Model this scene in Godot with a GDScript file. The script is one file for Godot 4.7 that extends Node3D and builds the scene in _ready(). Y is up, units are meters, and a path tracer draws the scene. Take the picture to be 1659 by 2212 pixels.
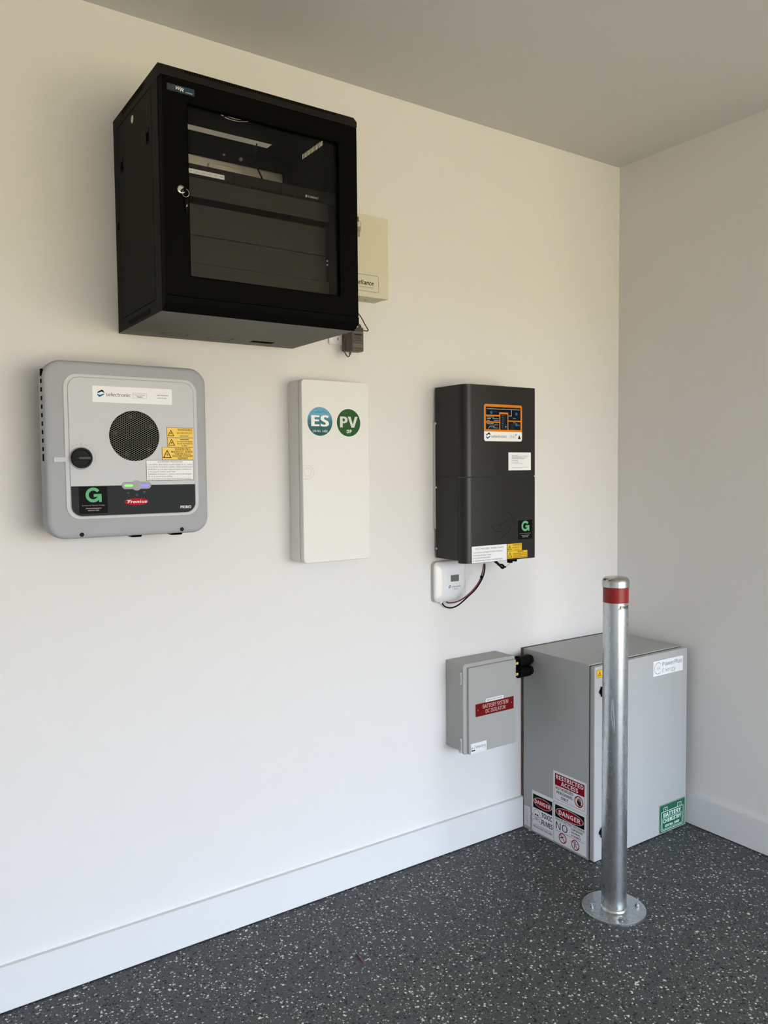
extends Node3D
# Garage corner: wall-mounted electrical gear, battery cabinet, galvanised bollard on a flake floor.

const NAVY := Color(0.10, 0.13, 0.24)
var mats := {}
var glyphs := {}
var taken := {}


func _ready():
	# ---------- camera ----------
	var cam := Camera3D.new()
	cam.name = "camera"
	cam.fov = rad_to_deg(2.0 * atan(1106.0 / 1702.898))
	cam.keep_aspect = Camera3D.KEEP_HEIGHT
	cam.near = 0.05
	cam.transform = Transform3D(Basis(Vector3(0.82774098, -0.00977569, 0.56102523), Vector3(0.03823511, 0.99850689, -0.03901369), Vector3(-0.55980617, 0.05374409, 0.82687884)), Vector3(-3.04207, 1.58335, 2.49635))
	add_child(cam)
	# ---------- sky and exposure ----------
	var sm := ProceduralSkyMaterial.new()
	sm.sky_top_color = Color(0.776, 0.857, 0.977)
	sm.sky_horizon_color = Color(0.750, 0.765, 0.790)
	sm.sky_curve = 0.2
	sm.ground_horizon_color = Color(0.636, 0.587, 0.463)
	sm.ground_bottom_color = Color(0.636, 0.587, 0.463)
	sm.energy_multiplier = 1.0
	var sky := Sky.new()
	sky.sky_material = sm
	var env := Environment.new()
	env.background_mode = Environment.BG_SKY
	env.sky = sky
	env.background_energy_multiplier = 1.0
	env.ambient_light_source = Environment.AMBIENT_SOURCE_SKY
	env.tonemap_mode = Environment.TONE_MAPPER_LINEAR
	env.tonemap_exposure = 17.6
	env.sdfgi_enabled = true
	env.ssao_enabled = true
	env.ssil_enabled = true
	var we := WorldEnvironment.new()
	we.name = "world_environment"
	we.environment = env
	add_child(we)
	make_materials()
	room()
	network_cabinet()
	solar_inverter()
	switchboard()
	battery_inverter()
	display_unit()
	isolator_box()
	battery_cabinet()
	bollard()
	alarm_panel()
	small_things()


# ======================================================================= mesh builder
class B:
	var st: SurfaceTool
	var t := Transform3D.IDENTITY
	var c := Color.WHITE
	var host

	func _init(h, frame := Transform3D.IDENTITY):
		host = h
		t = frame
		st = SurfaceTool.new()
		st.begin(Mesh.PRIMITIVE_TRIANGLES)

	func col(k: Color) -> B:
		c = k.srgb_to_linear()
		return self

	func tri(p, q, r, np, nq, nr):
		var P: Vector3 = t * p
		var Q: Vector3 = t * q
		var R: Vector3 = t * r
		var A: Vector3 = (t.basis * np).normalized()
		var D: Vector3 = (t.basis * nq).normalized()
		var E: Vector3 = (t.basis * nr).normalized()
		var g := (Q - P).cross(R - P)
		if g.length_squared() < 1e-18:
			return
		vert(P, A)
		if g.dot(A + D + E) > 0.0:
			vert(R, E)
			vert(Q, D)
		else:
			vert(Q, D)
			vert(R, E)

	func vert(p: Vector3, n: Vector3):
		st.set_color(c)
		st.set_normal(n)
		if absf(n.y) > 0.7:
			st.set_uv(Vector2(p.x, p.z))
		elif absf(n.x) > 0.7:
			st.set_uv(Vector2(p.z, p.y))
		else:
			st.set_uv(Vector2(p.x, p.y))
		st.add_vertex(p)

	func quad(a, b, d, e, n):
		tri(a, b, d, n, n, n)
		tri(a, d, e, n, n, n)

	# box between two corners, edges chamfered by k
	func box(x0, y0, z0, x1, y1, z1, k := 0.0):
		if k > 0.0:
			loft(x0, y0, x1, y1, k, [[z0, k], [z0 + k, 0.0], [z1 - k, 0.0], [z1, k]])
			return
		var v := [Vector3(x0, y0, z0), Vector3(x1, y0, z0), Vector3(x1, y1, z0), Vector3(x0, y1, z0), Vector3(x0, y0, z1), Vector3(x1, y0, z1), Vector3(x1, y1, z1), Vector3(x0, y1, z1)]
		quad(v[0], v[1], v[2], v[3], Vector3(0, 0, -1))
		quad(v[4], v[5], v[6], v[7], Vector3(0, 0, 1))
		quad(v[0], v[1], v[5], v[4], Vector3(0, -1, 0))
		quad(v[3], v[2], v[6], v[7], Vector3(0, 1, 0))
		quad(v[0], v[3], v[7], v[4], Vector3(-1, 0, 0))
		quad(v[1], v[2], v[6], v[5], Vector3(1, 0, 0))

	func rrect(x0, y0, x1, y1, r, seg := 6) -> Array:
		# [[point, outward normal], ...] counter-clockwise
		var out := []
		var m: float = minf(absf(x1 - x0), absf(y1 - y0)) * 0.4999
		r = clampf(r, 0.0002, m)
		var cs := [Vector2(x1 - r, y1 - r), Vector2(x0 + r, y1 - r), Vector2(x0 + r, y0 + r), Vector2(x1 - r, y0 + r)]
		for i in 4:
			for j in seg + 1:
				var a := PI / 2 * (i + float(j) / seg)
				var d := Vector2(cos(a), sin(a))
				out.append([cs[i] + d * r, d])
		return out

	# rounded rectangle swept through a profile of [z, inset]; flat caps at both ends
	func loft(x0, y0, x1, y1, r, prof: Array, smooth := false, seg := 6, caps := true):
		var rings := []
		for p in prof:
			rings.append(rrect(x0 + p[1], y0 + p[1], x1 - p[1], y1 - p[1], maxf(r - p[1], 0.0004), seg))
		var dirs := []
		for i in prof.size() - 1:
			dirs.append(Vector2(prof[i + 1][0] - prof[i][0], prof[i + 1][1] - prof[i][1]).normalized())
		var n: int = rings[0].size()
		for i in prof.size() - 1:
			var da: Vector2 = dirs[i]
			var db: Vector2 = dirs[i]
			if smooth:
				if i > 0:
					da = (dirs[i] + dirs[i - 1]).normalized()
				if i < dirs.size() - 1:
					db = (dirs[i] + dirs[i + 1]).normalized()
				else:
					db = (dirs[i] + Vector2(0, 1)).normalized()
			for j in n:
				var k := (j + 1) % n
				var a = rings[i][j]
				var b = rings[i][k]
				var d = rings[i + 1][k]
				var e = rings[i + 1][j]
				var za: float = prof[i][0]
				var zb: float = prof[i + 1][0]
				var A := Vector3(a[0].x, a[0].y, za)
				var Bb := Vector3(b[0].x, b[0].y, za)
				var D := Vector3(d[0].x, d[0].y, zb)
				var E := Vector3(e[0].x, e[0].y, zb)
				var na := Vector3(a[1].x * da.x, a[1].y * da.x, da.y)
				var nb := Vector3(b[1].x * da.x, b[1].y * da.x, da.y)
				var nd := Vector3(d[1].x * db.x, d[1].y * db.x, db.y)
				var ne := Vector3(e[1].x * db.x, e[1].y * db.x, db.y)
				tri(A, Bb, D, na, nb, nd)
				tri(A, D, E, na, nd, ne)
		if caps:
			fan(rings[0], prof[0][0], -1.0)
			fan(rings[-1], prof[-1][0], 1.0)

	func fan(ring: Array, z: float, s: float):
		var m := Vector2.ZERO
		for p in ring:
			m += p[0]
		m /= ring.size()
		for j in ring.size():
			var a: Vector2 = ring[j][0]
			var b: Vector2 = ring[(j + 1) % ring.size()][0]
			var nn := Vector3(0, 0, s)
			tri(Vector3(m.x, m.y, z), Vector3(a.x, a.y, z), Vector3(b.x, b.y, z), nn, nn, nn)

	func poly(pts: Array, z := 0.0, s := 1.0):
		var pv := PackedVector2Array(pts)
		var ix := Geometry2D.triangulate_polygon(pv)
		var nn := Vector3(0, 0, s)
		for i in range(0, ix.size(), 3):
			var a := pv[ix[i]]
			var b := pv[ix[i + 1]]
			var d := pv[ix[i + 2]]
			tri(Vector3(a.x, a.y, z), Vector3(b.x, b.y, z), Vector3(d.x, d.y, z), nn, nn, nn)

	# polygon extruded from z0 to z1; neighbouring faces under 35 degrees are shaded smooth
	func prism(pts: Array, z0: float, z1: float, closed := true):
		var n := pts.size()
		var area := 0.0
		for i in n:
			area += pts[i].cross(pts[(i + 1) % n])
		var s := 1.0 if area > 0 else -1.0
		var fn := []
		for i in n:
			var d: Vector2 = (pts[(i + 1) % n] - pts[i]).normalized()
			fn.append(Vector2(d.y, -d.x) * s)
		for i in (n if closed else n - 1):
			var k := (i + 1) % n
			var p: Vector2 = fn[(i - 1 + n) % n]
			var q: Vector2 = fn[k]
			var f: Vector2 = fn[i]
			var na: Vector2 = (f + p).normalized() if f.dot(p) > 0.82 else f
			var nb: Vector2 = (f + q).normalized() if f.dot(q) > 0.82 else f
			var a: Vector2 = pts[i]
			var b: Vector2 = pts[k]
			var A := Vector3(na.x, na.y, 0)
			var D := Vector3(nb.x, nb.y, 0)
			tri(Vector3(a.x, a.y, z0), Vector3(b.x, b.y, z0), Vector3(b.x, b.y, z1), A, D, D)
			tri(Vector3(a.x, a.y, z0), Vector3(b.x, b.y, z1), Vector3(a.x, a.y, z1), A, D, A)
		if closed:
			poly(pts, z0, -1.0)
			poly(pts, z1, 1.0)

	# profile of [radius, height] turned about the local z axis
	func lathe(prof: Array, cx := 0.0, cy := 0.0, seg := 32, smooth := false):
		var dirs := []
		for i in prof.size() - 1:
			var d := Vector2(prof[i + 1][1] - prof[i][1], prof[i][0] - prof[i + 1][0])
			dirs.append(d.normalized())
		for i in prof.size() - 1:
			var da: Vector2 = dirs[i]
			var db: Vector2 = dirs[i]
			if smooth:
				if i > 0 and dirs[i].dot(dirs[i - 1]) > 0.6:
					da = (dirs[i] + dirs[i - 1]).normalized()
				if i < dirs.size() - 1 and dirs[i].dot(dirs[i + 1]) > 0.6:
					db = (dirs[i] + dirs[i + 1]).normalized()
			for j in seg:
				var u := TAU * j / seg
				var v := TAU * (j + 1) / seg
				var cu := Vector2(cos(u), sin(u))
				var cv := Vector2(cos(v), sin(v))
				var ra: float = prof[i][0]
				var rb: float = prof[i + 1][0]
				var P := Vector3(cx + cu.x * ra, cy + cu.y * ra, prof[i][1])
				var Q := Vector3(cx + cv.x * ra, cy + cv.y * ra, prof[i][1])
				var R := Vector3(cx + cv.x * rb, cy + cv.y * rb, prof[i + 1][1])
				var S := Vector3(cx + cu.x * rb, cy + cu.y * rb, prof[i + 1][1])
				var nP := Vector3(cu.x * da.x, cu.y * da.x, da.y)
				var nQ := Vector3(cv.x * da.x, cv.y * da.x, da.y)
				var nR := Vector3(cv.x * db.x, cv.y * db.x, db.y)
				var nS := Vector3(cu.x * db.x, cu.y * db.x, db.y)
				tri(P, Q, R, nP, nQ, nR)
				tri(P, R, S, nP, nR, nS)

	func ellipse(cx, cy, rx, ry, z := 0.0, seg := 40):
		var pts := []
		for j in seg:
			pts.append([Vector2(cx + rx * cos(TAU * j / seg), cy + ry * sin(TAU * j / seg)), Vector2.ZERO])
		fan(pts, z, 1.0)

	func ring(cx, cy, r0, r1, z := 0.0, a0 := 0.0, a1 := TAU, seg := 40):
		var nn := Vector3(0, 0, 1)
		for j in seg:
			var u := lerpf(a0, a1, float(j) / seg)
			var v := lerpf(a0, a1, float(j + 1) / seg)
			quad(Vector3(cx + r0 * cos(u), cy + r0 * sin(u), z), Vector3(cx + r1 * cos(u), cy + r1 * sin(u), z), Vector3(cx + r1 * cos(v), cy + r1 * sin(v), z), Vector3(cx + r0 * cos(v), cy + r0 * sin(v), z), nn)

	func rect(x0, y0, x1, y1, z := 0.0):
		quad(Vector3(x0, y0, z), Vector3(x1, y0, z), Vector3(x1, y1, z), Vector3(x0, y1, z), Vector3(0, 0, 1))

	func rr(x0, y0, x1, y1, r, z := 0.0):
		fan(rrect(x0, y0, x1, y1, r), z, 1.0)

	func line(pts: Array, w: float, z := 0.0, closed := false):
		var n := pts.size()
		var side := []
		for i in n:
			var a: Vector2 = pts[(i - 1 + n) % n] if (closed or i > 0) else pts[i]
			var b: Vector2 = pts[(i + 1) % n] if (closed or i < n - 1) else pts[i]
			var d1: Vector2 = (pts[i] - a).normalized()
			var d2: Vector2 = (b - pts[i]).normalized()
			var d := (d1 + d2).normalized()
			var m := Vector2(-d.y, d.x)
			var dd := d1 if d1.length() > 0.5 else d2
			var k := absf(m.dot(Vector2(-dd.y, dd.x)))
			side.append(m * (w / 2 / maxf(k, 0.4)))
		for i in (n if closed else n - 1):
			var k := (i + 1) % n
			var p: Vector2 = pts[i]
			var q: Vector2 = pts[k]
			var s: Vector2 = side[i]
			var u: Vector2 = side[k]
			quad(Vector3(p.x + s.x, p.y + s.y, z), Vector3(p.x - s.x, p.y - s.y, z), Vector3(q.x - u.x, q.y - u.y, z), Vector3(q.x + u.x, q.y + u.y, z), Vector3(0, 0, 1))

	func frame(x0, y0, x1, y1, w, z := 0.0):
		rect(x0, y0, x1, y0 + w, z)
		rect(x0, y1 - w, x1, y1, z)
		rect(x0, y0 + w, x0 + w, y1 - w, z)
		rect(x1 - w, y0 + w, x1, y1 - w, z)

	# lettering: baseline at y, capital height cap, total width w (0 = natural), align 0 left 1 centre 2 right
	func text(s: String, x: float, y: float, cap: float, w := 0.0, align := 1, bold := false, z := 0.0, shear := 0.0, turn := 0.0):
		var g = host.glyph(s, bold)
		var k: float = cap if w == 0.0 else w / g.w
		var W: float = g.w * k
		var ox := -W * 0.5 * align
		var nn := Vector3(0, 0, 1)
		var rot := Transform2D(turn, Vector2(x, y))
		var tr: PackedVector2Array = g.t
		for i in range(0, tr.size(), 3):
			var v := []
			for j in 3:
				var p := tr[i + j]
				var q := rot * Vector2(ox + p.x * k + p.y * cap * shear, p.y * cap)
				v.append(Vector3(q.x, q.y, z))
			tri(v[0], v[1], v[2], nn, nn, nn)

	# round tube along smooth path
	func tube(path: Array, r: float, seg := 10, steps := 6, caps := true):
		var cv := Curve3D.new()
		for i in path.size():
			var a: Vector3 = path[maxi(i - 1, 0)]
			var b: Vector3 = path[mini(i + 1, path.size() - 1)]
			var h := (b - a) / 6.0
			cv.add_point(path[i], -h, h)
		var pts := []
		for i in path.size() - 1:
			for j in steps:
				pts.append(cv.sample(i, float(j) / steps))
		pts.append(path[-1])
		var up := Vector3(0.31, 0.7, 0.64).normalized()
		var rings := []
		for i in pts.size():
			var d: Vector3 = (pts[mini(i + 1, pts.size() - 1)] - pts[maxi(i - 1, 0)]).normalized()
			var sx := (up - d * up.dot(d)).normalized()
			var sy := d.cross(sx)
			up = sx
			var ring_ := []
			for j in seg:
				var a := TAU * j / seg
				ring_.append(sx * cos(a) + sy * sin(a))
			rings.append([pts[i], ring_, d])
		for i in rings.size() - 1:
			for j in seg:
				var k := (j + 1) % seg
				var a: Vector3 = rings[i][1][j]
				var b: Vector3 = rings[i][1][k]
				var d: Vector3 = rings[i + 1][1][k]
				var e: Vector3 = rings[i + 1][1][j]
				var p: Vector3 = rings[i][0]
				var q: Vector3 = rings[i + 1][0]
				tri(p + a * r, p + b * r, q + d * r, a, b, d)
				tri(p + a * r, q + d * r, q + e * r, a, d, e)
		if caps:
			for e in [[rings[0], -1.0], [rings[-1], 1.0]]:
				var nn: Vector3 = e[0][2] * e[1]
				for j in seg:
					tri(e[0][0], e[0][0] + e[0][1][j] * r, e[0][0] + e[0][1][(j + 1) % seg] * r, nn, nn, nn)


func glyph(s: String, bold: bool) -> Dictionary:
	var key := s + ("|b" if bold else "|r")
	if glyphs.has(key):
		return glyphs[key]
	var f := SystemFont.new()
	f.font_names = PackedStringArray(["Droid Sans"])
	f.font_weight = 700 if bold else 400
	var box := []
	var arrays
	for word in ["H", s]:
		var tm := TextMesh.new()
		tm.font = f
		tm.text = word
		tm.font_size = 64
		tm.pixel_size = 0.01
		tm.depth = 0.0
		tm.curve_step = 1.5
		tm.horizontal_alignment = HORIZONTAL_ALIGNMENT_LEFT
		arrays = tm.get_mesh_arrays()
		var lo := Vector2(1e9, 1e9)
		var hi := Vector2(-1e9, -1e9)
		for v in arrays[Mesh.ARRAY_VERTEX]:
			lo = lo.min(Vector2(v.x, v.y))
			hi = hi.max(Vector2(v.x, v.y))
		box.append([lo, hi])
	var base: float = box[0][0].y
	var capital: float = box[0][1].y - base
	var x0: float = box[1][0].x
	var vs: PackedVector3Array = arrays[Mesh.ARRAY_VERTEX]
	var ix = arrays[Mesh.ARRAY_INDEX]
	if ix == null or ix.size() == 0:
		ix = range(vs.size())
	var out := PackedVector2Array()
	for i in ix:
		out.append(Vector2((vs[i].x - x0) / capital, (vs[i].y - base) / capital))
	glyphs[key] = {"t": out, "w": (box[1][1].x - x0) / capital}
	return glyphs[key]


# ======================================================================= scene helpers
func front(x := 0.0, y := 0.0, z := 0.0) -> Transform3D:      # local xy on a face that looks towards +z
	return Transform3D(Basis.IDENTITY, Vector3(x, y, z))


func side(x: float, y: float, z: float) -> Transform3D:         # local xy on a face that looks towards -x
	return Transform3D(Basis(Vector3(0, 0, 1), Vector3(0, 1, 0), Vector3(-1, 0, 0)), Vector3(x, y, z))


func plan(y := 0.0) -> Transform3D:                             # local (x, -z) seen from above, local z = up
	return Transform3D(Basis(Vector3(1, 0, 0), Vector3(0, 0, -1), Vector3(0, 1, 0)), Vector3(0, y, 0))


func named(parent: Node, called: String) -> String:
	var key := str(parent.get_instance_id()) + called
	var n: int = taken.get(key, 0)
	taken[key] = n + 1
	return called if n == 0 else "%s_%03d" % [called, n]


func thing(called: String, label: String, category: String, at: Vector3, group := "") -> Node3D:
	var o := Node3D.new()
	o.name = named(self, called)
	add_child(o)
	o.position = at
	tag(o, label, category, group)
	return o


func tag(o: Node, label: String, category := "", group := "", kind := ""):
	if label:
		o.set_meta("label", label)
	if category:
		o.set_meta("category", category)
	if group:
		o.set_meta("group", group)
	if kind:
		o.set_meta("kind", kind)


# commits what b collected (in world coordinates) as one mesh under parent
func put(b: B, called: String, m: Material, parent: Node, label := "") -> MeshInstance3D:
	var o := MeshInstance3D.new()
	o.name = named(parent, called)
	var off := Vector3.ZERO
	var p = parent
	while p != self:
		off += p.position
		p = p.get_parent()
	b.st.set_material(m)
	b.st.index()
	var mesh := b.st.commit()
	if off != Vector3.ZERO:
		var a := mesh.surface_get_arrays(0)
		var vs: PackedVector3Array = a[Mesh.ARRAY_VERTEX]
		for i in vs.size():
			vs[i] -= off
		a[Mesh.ARRAY_VERTEX] = vs
		mesh = ArrayMesh.new()
		mesh.add_surface_from_arrays(Mesh.PRIMITIVE_TRIANGLES, a)
		mesh.surface_set_material(0, m)
	o.mesh = mesh
	o.cast_shadow = GeometryInstance3D.SHADOW_CASTING_SETTING_ON
	parent.add_child(o)
	if label:
		o.set_meta("label", label)
	return o


func paint(key: String, c: Color, rough := 0.5, metal := 0.0, spec := 0.5) -> StandardMaterial3D:
	var m := StandardMaterial3D.new()
	m.resource_name = key
	m.albedo_color = c
	m.roughness = rough
	m.metallic = metal
	m.metallic_specular = spec
	mats[key] = m
	return m


func noise_tex(freq: float, octaves: int, seed_: int, lo: Color, hi: Color, size := 256, normal := false, bump := 4.0) -> NoiseTexture2D:
	var n := FastNoiseLite.new()
	n.seed = seed_
	n.frequency = freq
	n.fractal_octaves = octaves
	n.noise_type = FastNoiseLite.TYPE_SIMPLEX_SMOOTH
	var t := NoiseTexture2D.new()
	t.width = size
	t.height = size
	t.seamless = true
	t.noise = n
	if normal:
		t.as_normal_map = true
		t.bump_strength = bump
	else:
		var g := Gradient.new()
		g.set_color(0, lo)
		g.set_color(1, hi)
		t.color_ramp = g
	return t


func make_materials():
	var orange_peel := noise_tex(0.06, 3, 5, Color.BLACK, Color.WHITE, 256, true, 2.0)
	for w in [["wall", Color(0.875, 0.872, 0.868)], ["ceiling", Color(0.82, 0.817, 0.81)]]:
		var m := paint(w[0], w[1], 0.75, 0.0, 0.3)
		m.normal_enabled = true
		m.normal_texture = orange_peel
		m.normal_scale = 0.15
		m.uv1_triplanar = true
		m.uv1_world_triplanar = true
		m.uv1_scale = Vector3(5, 5, 5)
	paint("skirting", Color(0.865, 0.867, 0.87), 0.5, 0.0, 0.3)
	paint("black", Color(0.035, 0.035, 0.034), 0.6, 0.0, 0.12)
	paint("black_side", Color(0.13, 0.13, 0.122), 0.6, 0.0, 0.15)
	paint("void", Color(0.015, 0.015, 0.015), 0.9, 0.0, 0.1)
	paint("rack_bottom", Color(0.42, 0.41, 0.38), 0.7)
	paint("panel_grey", Color(0.185, 0.185, 0.178), 0.6, 0.0, 0.3)
	paint("chrome", Color(0.85, 0.84, 0.8), 0.18, 1.0)
	paint("brass_key", Color(0.62, 0.58, 0.5), 0.35, 0.9)
	var gl := paint("glass", Color(0.03, 0.033, 0.03, 0.10), 0.03, 0.0, 0.25)
	gl.transparency = BaseMaterial3D.TRANSPARENCY_ALPHA
	var p := paint("print", Color.WHITE, 0.6, 0.0, 0.2)
	p.vertex_color_use_as_albedo = true
	paint("label_white", Color(0.915, 0.922, 0.935), 0.45, 0.0, 0.35)
	paint("label_black", Color(0.045, 0.045, 0.05), 0.55, 0.0, 0.2)
	paint("label_yellow", Color(0.90, 0.74, 0.10), 0.4)
	paint("label_red", Color(0.43, 0.01, 0.025), 0.45, 0.0, 0.3)
	paint("inverter_frame", Color(0.640, 0.652, 0.672), 0.6, 0.0, 0.3)
	paint("inverter_panel", Color(0.775, 0.785, 0.805), 0.6, 0.0, 0.3)
	paint("band", Color(0.20, 0.215, 0.225), 0.65, 0.0, 0.15)
	paint("mesh_wire", Color(0.52, 0.52, 0.51), 0.5, 0.3)
	paint("knob", Color(0.07, 0.075, 0.08), 0.5, 0.0, 0.25)
	var lg := paint("led_green", Color(0.45, 0.85, 0.35), 0.3)
	lg.emission_enabled = true
	lg.emission = Color(0.3, 0.9, 0.2)
	lg.emission_energy_multiplier = 0.03
	var lb := paint("led_blue", Color(0.45, 0.45, 0.95), 0.3)
	lb.emission_enabled = true
	lb.emission = Color(0.25, 0.25, 1.0)
	lb.emission_energy_multiplier = 0.03
	paint("white_plastic", Color(0.885, 0.885, 0.875), 0.45, 0.0, 0.35)
	paint("charcoal", Color(0.125, 0.125, 0.12), 0.36, 0.0, 0.4)
	paint("sheet_metal", Color(0.74, 0.74, 0.72), 0.4, 0.4)
	paint("gloss_white", Color(0.88, 0.885, 0.90), 0.12)
	paint("lcd", Color(0.36, 0.40, 0.39), 0.25)
	paint("dc_grey", Color(0.66, 0.665, 0.655), 0.5, 0.0, 0.35)
	paint("cabinet_grey", Color(0.67, 0.68, 0.68), 0.5, 0.0, 0.35)
	paint("black_rubber", Color(0.03, 0.03, 0.032), 0.5, 0.0, 0.2)
	paint("cable_black", Color(0.03, 0.03, 0.032), 0.45, 0.0, 0.25)
	paint("cable_purple", Color(0.42, 0.20, 0.30), 0.45)
	paint("cable_brown", Color(0.30, 0.26, 0.22), 0.5)
	paint("cable_white", Color(0.85, 0.85, 0.84), 0.4)
	paint("ferrule", Color(0.92, 0.82, 0.36), 0.4)
	paint("alarm_beige", Color(0.83, 0.815, 0.735), 0.5, 0.0, 0.3)
	paint("adapter", Color(0.36, 0.34, 0.31), 0.5)
	paint("adapter_side", Color(0.30, 0.28, 0.26), 0.5)
	paint("purple_wire", Color(0.50, 0.12, 0.36), 0.4)
	var red := paint("red_band", Color(0.53, 0.004, 0.02), 0.3, 0.0, 0.4)
	red.clearcoat_enabled = true
	red.clearcoat = 0.25
	var tm := paint("timber", Color(0.5, 0.42, 0.35), 0.8)
	tm.albedo_texture = noise_tex(0.02, 4, 12, Color(0.55, 0.5, 0.46), Color(1, 1, 1), 256)
	tm.uv1_scale = Vector3(8, 1.5, 1)
	# hot-dip zinc: mottled tone and gloss
	var z := paint("zinc", Color(1, 1, 1), 1.0, 0.95)
	z.albedo_texture = noise_tex(0.018, 4, 21, Color(0.69, 0.71, 0.72), Color(0.77, 0.785, 0.79), 512)
	z.roughness_texture = noise_tex(0.025, 3, 8, Color(0.26, 0.26, 0.26), Color(0.31, 0.31, 0.31), 512)
	z.normal_enabled = true
	z.normal_texture = noise_tex(0.02, 3, 77, Color.BLACK, Color.WHITE, 512, true, 1.5)
	z.normal_scale = 0.03
	z.uv1_triplanar = true
	z.uv1_world_triplanar = true
	z.uv1_scale = Vector3(4, 1.6, 4)
	paint("zinc_cap", Color(0.72, 0.73, 0.73), 0.2, 0.95)
	var fl := paint("flake_floor", Color(1, 1, 1), 0.5, 0.0, 0.35)
	fl.albedo_texture = flake_texture()
	fl.uv1_scale = Vector3(1 / 1.9, 1 / 1.9, 1)


func flake_texture() -> ImageTexture:
	var n := 2048
	var rng := RandomNumberGenerator.new()
	rng.seed = 4711
	var data := PackedByteArray()
	data.resize(n * n * 3)
	var base := [72, 74, 75]
	for i in n * n:
		data[i * 3] = base[0]
		data[i * 3 + 1] = base[1]
		data[i * 3 + 2] = base[2]
	# [count, smallest, largest radius in texels, colours]
	var kinds := [[10000, 1.6, 4.6, [Color8(70, 73, 75), Color8(104, 107, 108), Color8(78, 80, 80)]], [30000, 0.6, 1.7, [Color8(40, 42, 44), Color8(150, 152, 150), Color8(58, 60, 62)]], [17000, 1.7, 5.0, [Color8(18, 20, 22), Color8(13, 15, 17), Color8(26, 28, 31)]], [13000, 1.5, 4.9, [Color8(212, 213, 205), Color8(190, 192, 186), Color8(224, 224, 214)]], [30000, 0.6, 1.5, [Color8(190, 192, 186), Color8(165, 168, 164), Color8(205, 205, 198)]]]
	for k in kinds:
		for i in k[0]:
			var cx := rng.randf() * n
			var cy := rng.randf() * n
			var u := rng.randf()
			var r: float = lerpf(k[1], k[2], u * u)
			var el := rng.randf_range(0.45, 1.0)
			if rng.randf() < 0.08:
				el = 0.25
			var an := rng.randf() * PI
			var wob := rng.randf_range(0.0, 0.35)
			var ph := rng.randf() * TAU
			var c: Color = k[3][rng.randi() % 3]
			var ca := cos(an)
			var sa := sin(an)
			var rr := int(ceil(r * 1.3))
			for dy in range(-rr, rr + 1):
				for dx in range(-rr, rr + 1):
					var x := (dx * ca + dy * sa) / r
					var y := (dy * ca - dx * sa) / (r * el)
					var d := x * x + y * y
					if d > 1.6:
						continue
					if d > 0.4:
						var w := 1.0 + wob * sin(3.0 * atan2(y, x) + ph)
						if d > w * w:
							continue
					var o := ((int(cy + dy) & 2047) * n + (int(cx + dx) & 2047)) * 3
					data[o] = c.r8
					data[o + 1] = c.g8
					data[o + 2] = c.b8
	return ImageTexture.create_from_image(Image.create_from_data(n, n, false, Image.FORMAT_RGB8, data))


# ======================================================================= room
func struct(b: B, called: String, m: Material, label: String):
	var o := put(b, called, m, self, label)
	o.set_meta("kind", "structure")
	return o


func room():
	var H := 2.9826
	var W: Material = mats.wall
	var b := B.new(self)
	b.box(LX - 0.2, -0.12, -0.2, 2.0, 0.0, DZ + 0.4)
	struct(b, "floor", mats.flake_floor, "dark grey epoxy floor scattered with black and white flakes")
	b = B.new(self)
	b.box(LX - 0.2, H, -0.2, 2.0, H + 0.15, DZ + 0.2)
	struct(b, "ceiling", mats.ceiling, "plain white painted ceiling in soft shade")
	b = B.new(self)
	b.box(LX - 0.2, 0, -0.2, 0.2, H, 0.0)
	struct(b, "wall_back", W, "long white painted wall that carries the electrical gear")
	b = B.new(self)
	b.box(0.0, 0, 0.0, 0.2, H, RW)
	struct(b, "wall_right", W, "shaded white wall at the right beside the grey cabinet")
	b = B.new(self)
	b.box(0.2, 0, RW - 0.2, 2.0, H, RW)
	b.box(1.8, 0, RW, 2.0, H, DZ + 0.2)
	struct(b, "wall_return", W, "white return wall past the corner")
	b = B.new(self)
	b.box(LX - 0.2, 0, 0.0, LX, H, DZ + 0.2)
	struct(b, "wall_left", W, "white painted wall at the far left of the garage")
	b = B.new(self)
	b.box(LX, 0, DZ, DX0, DH, DZ + 0.2)
	b.box(DX1, 0, DZ, 1.8, DH, DZ + 0.2)
	b.box(LX, DH, DZ, 1.8, H, DZ + 0.2)
	struct(b, "wall_front", W, "white wall around the open garage doorway")
	# skirting boards, a few millimetres clear of the floor
	b = B.new(self)
	b.box(LX, 0.0035, 0.0, -0.636, 0.1387, 0.0155, 0.0012)
	struct(b, "baseboard_back", mats.skirting, "white square skirting board along the back wall")
	b = B.new(self)
	b.box(-0.018, 0.0035, 0.0, 0.0, 0.1387, RW, 0.0012)
	struct(b, "baseboard_right", mats.skirting, "white skirting board along the right wall")


const RW := 1.5      # the right wall ends here and the garage widens
const DX0 := -3.0    # doorway
const DX1 := 1.5
const DH := 2.35


# ======================================================================= logos and symbols (flat print)
func soft(p: Array) -> Array:                                    # a smooth curve through the points
	var out := []
	for i in p.size() - 1:
		var a: Vector2 = p[maxi(i - 1, 0)]
		var d: Vector2 = p[mini(i + 2, p.size() - 1)]
		for j in 6:
			out.append(p[i].cubic_interpolate(p[i + 1], a, d, j / 6.0))
	out.append(p[-1])
	return out


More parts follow.
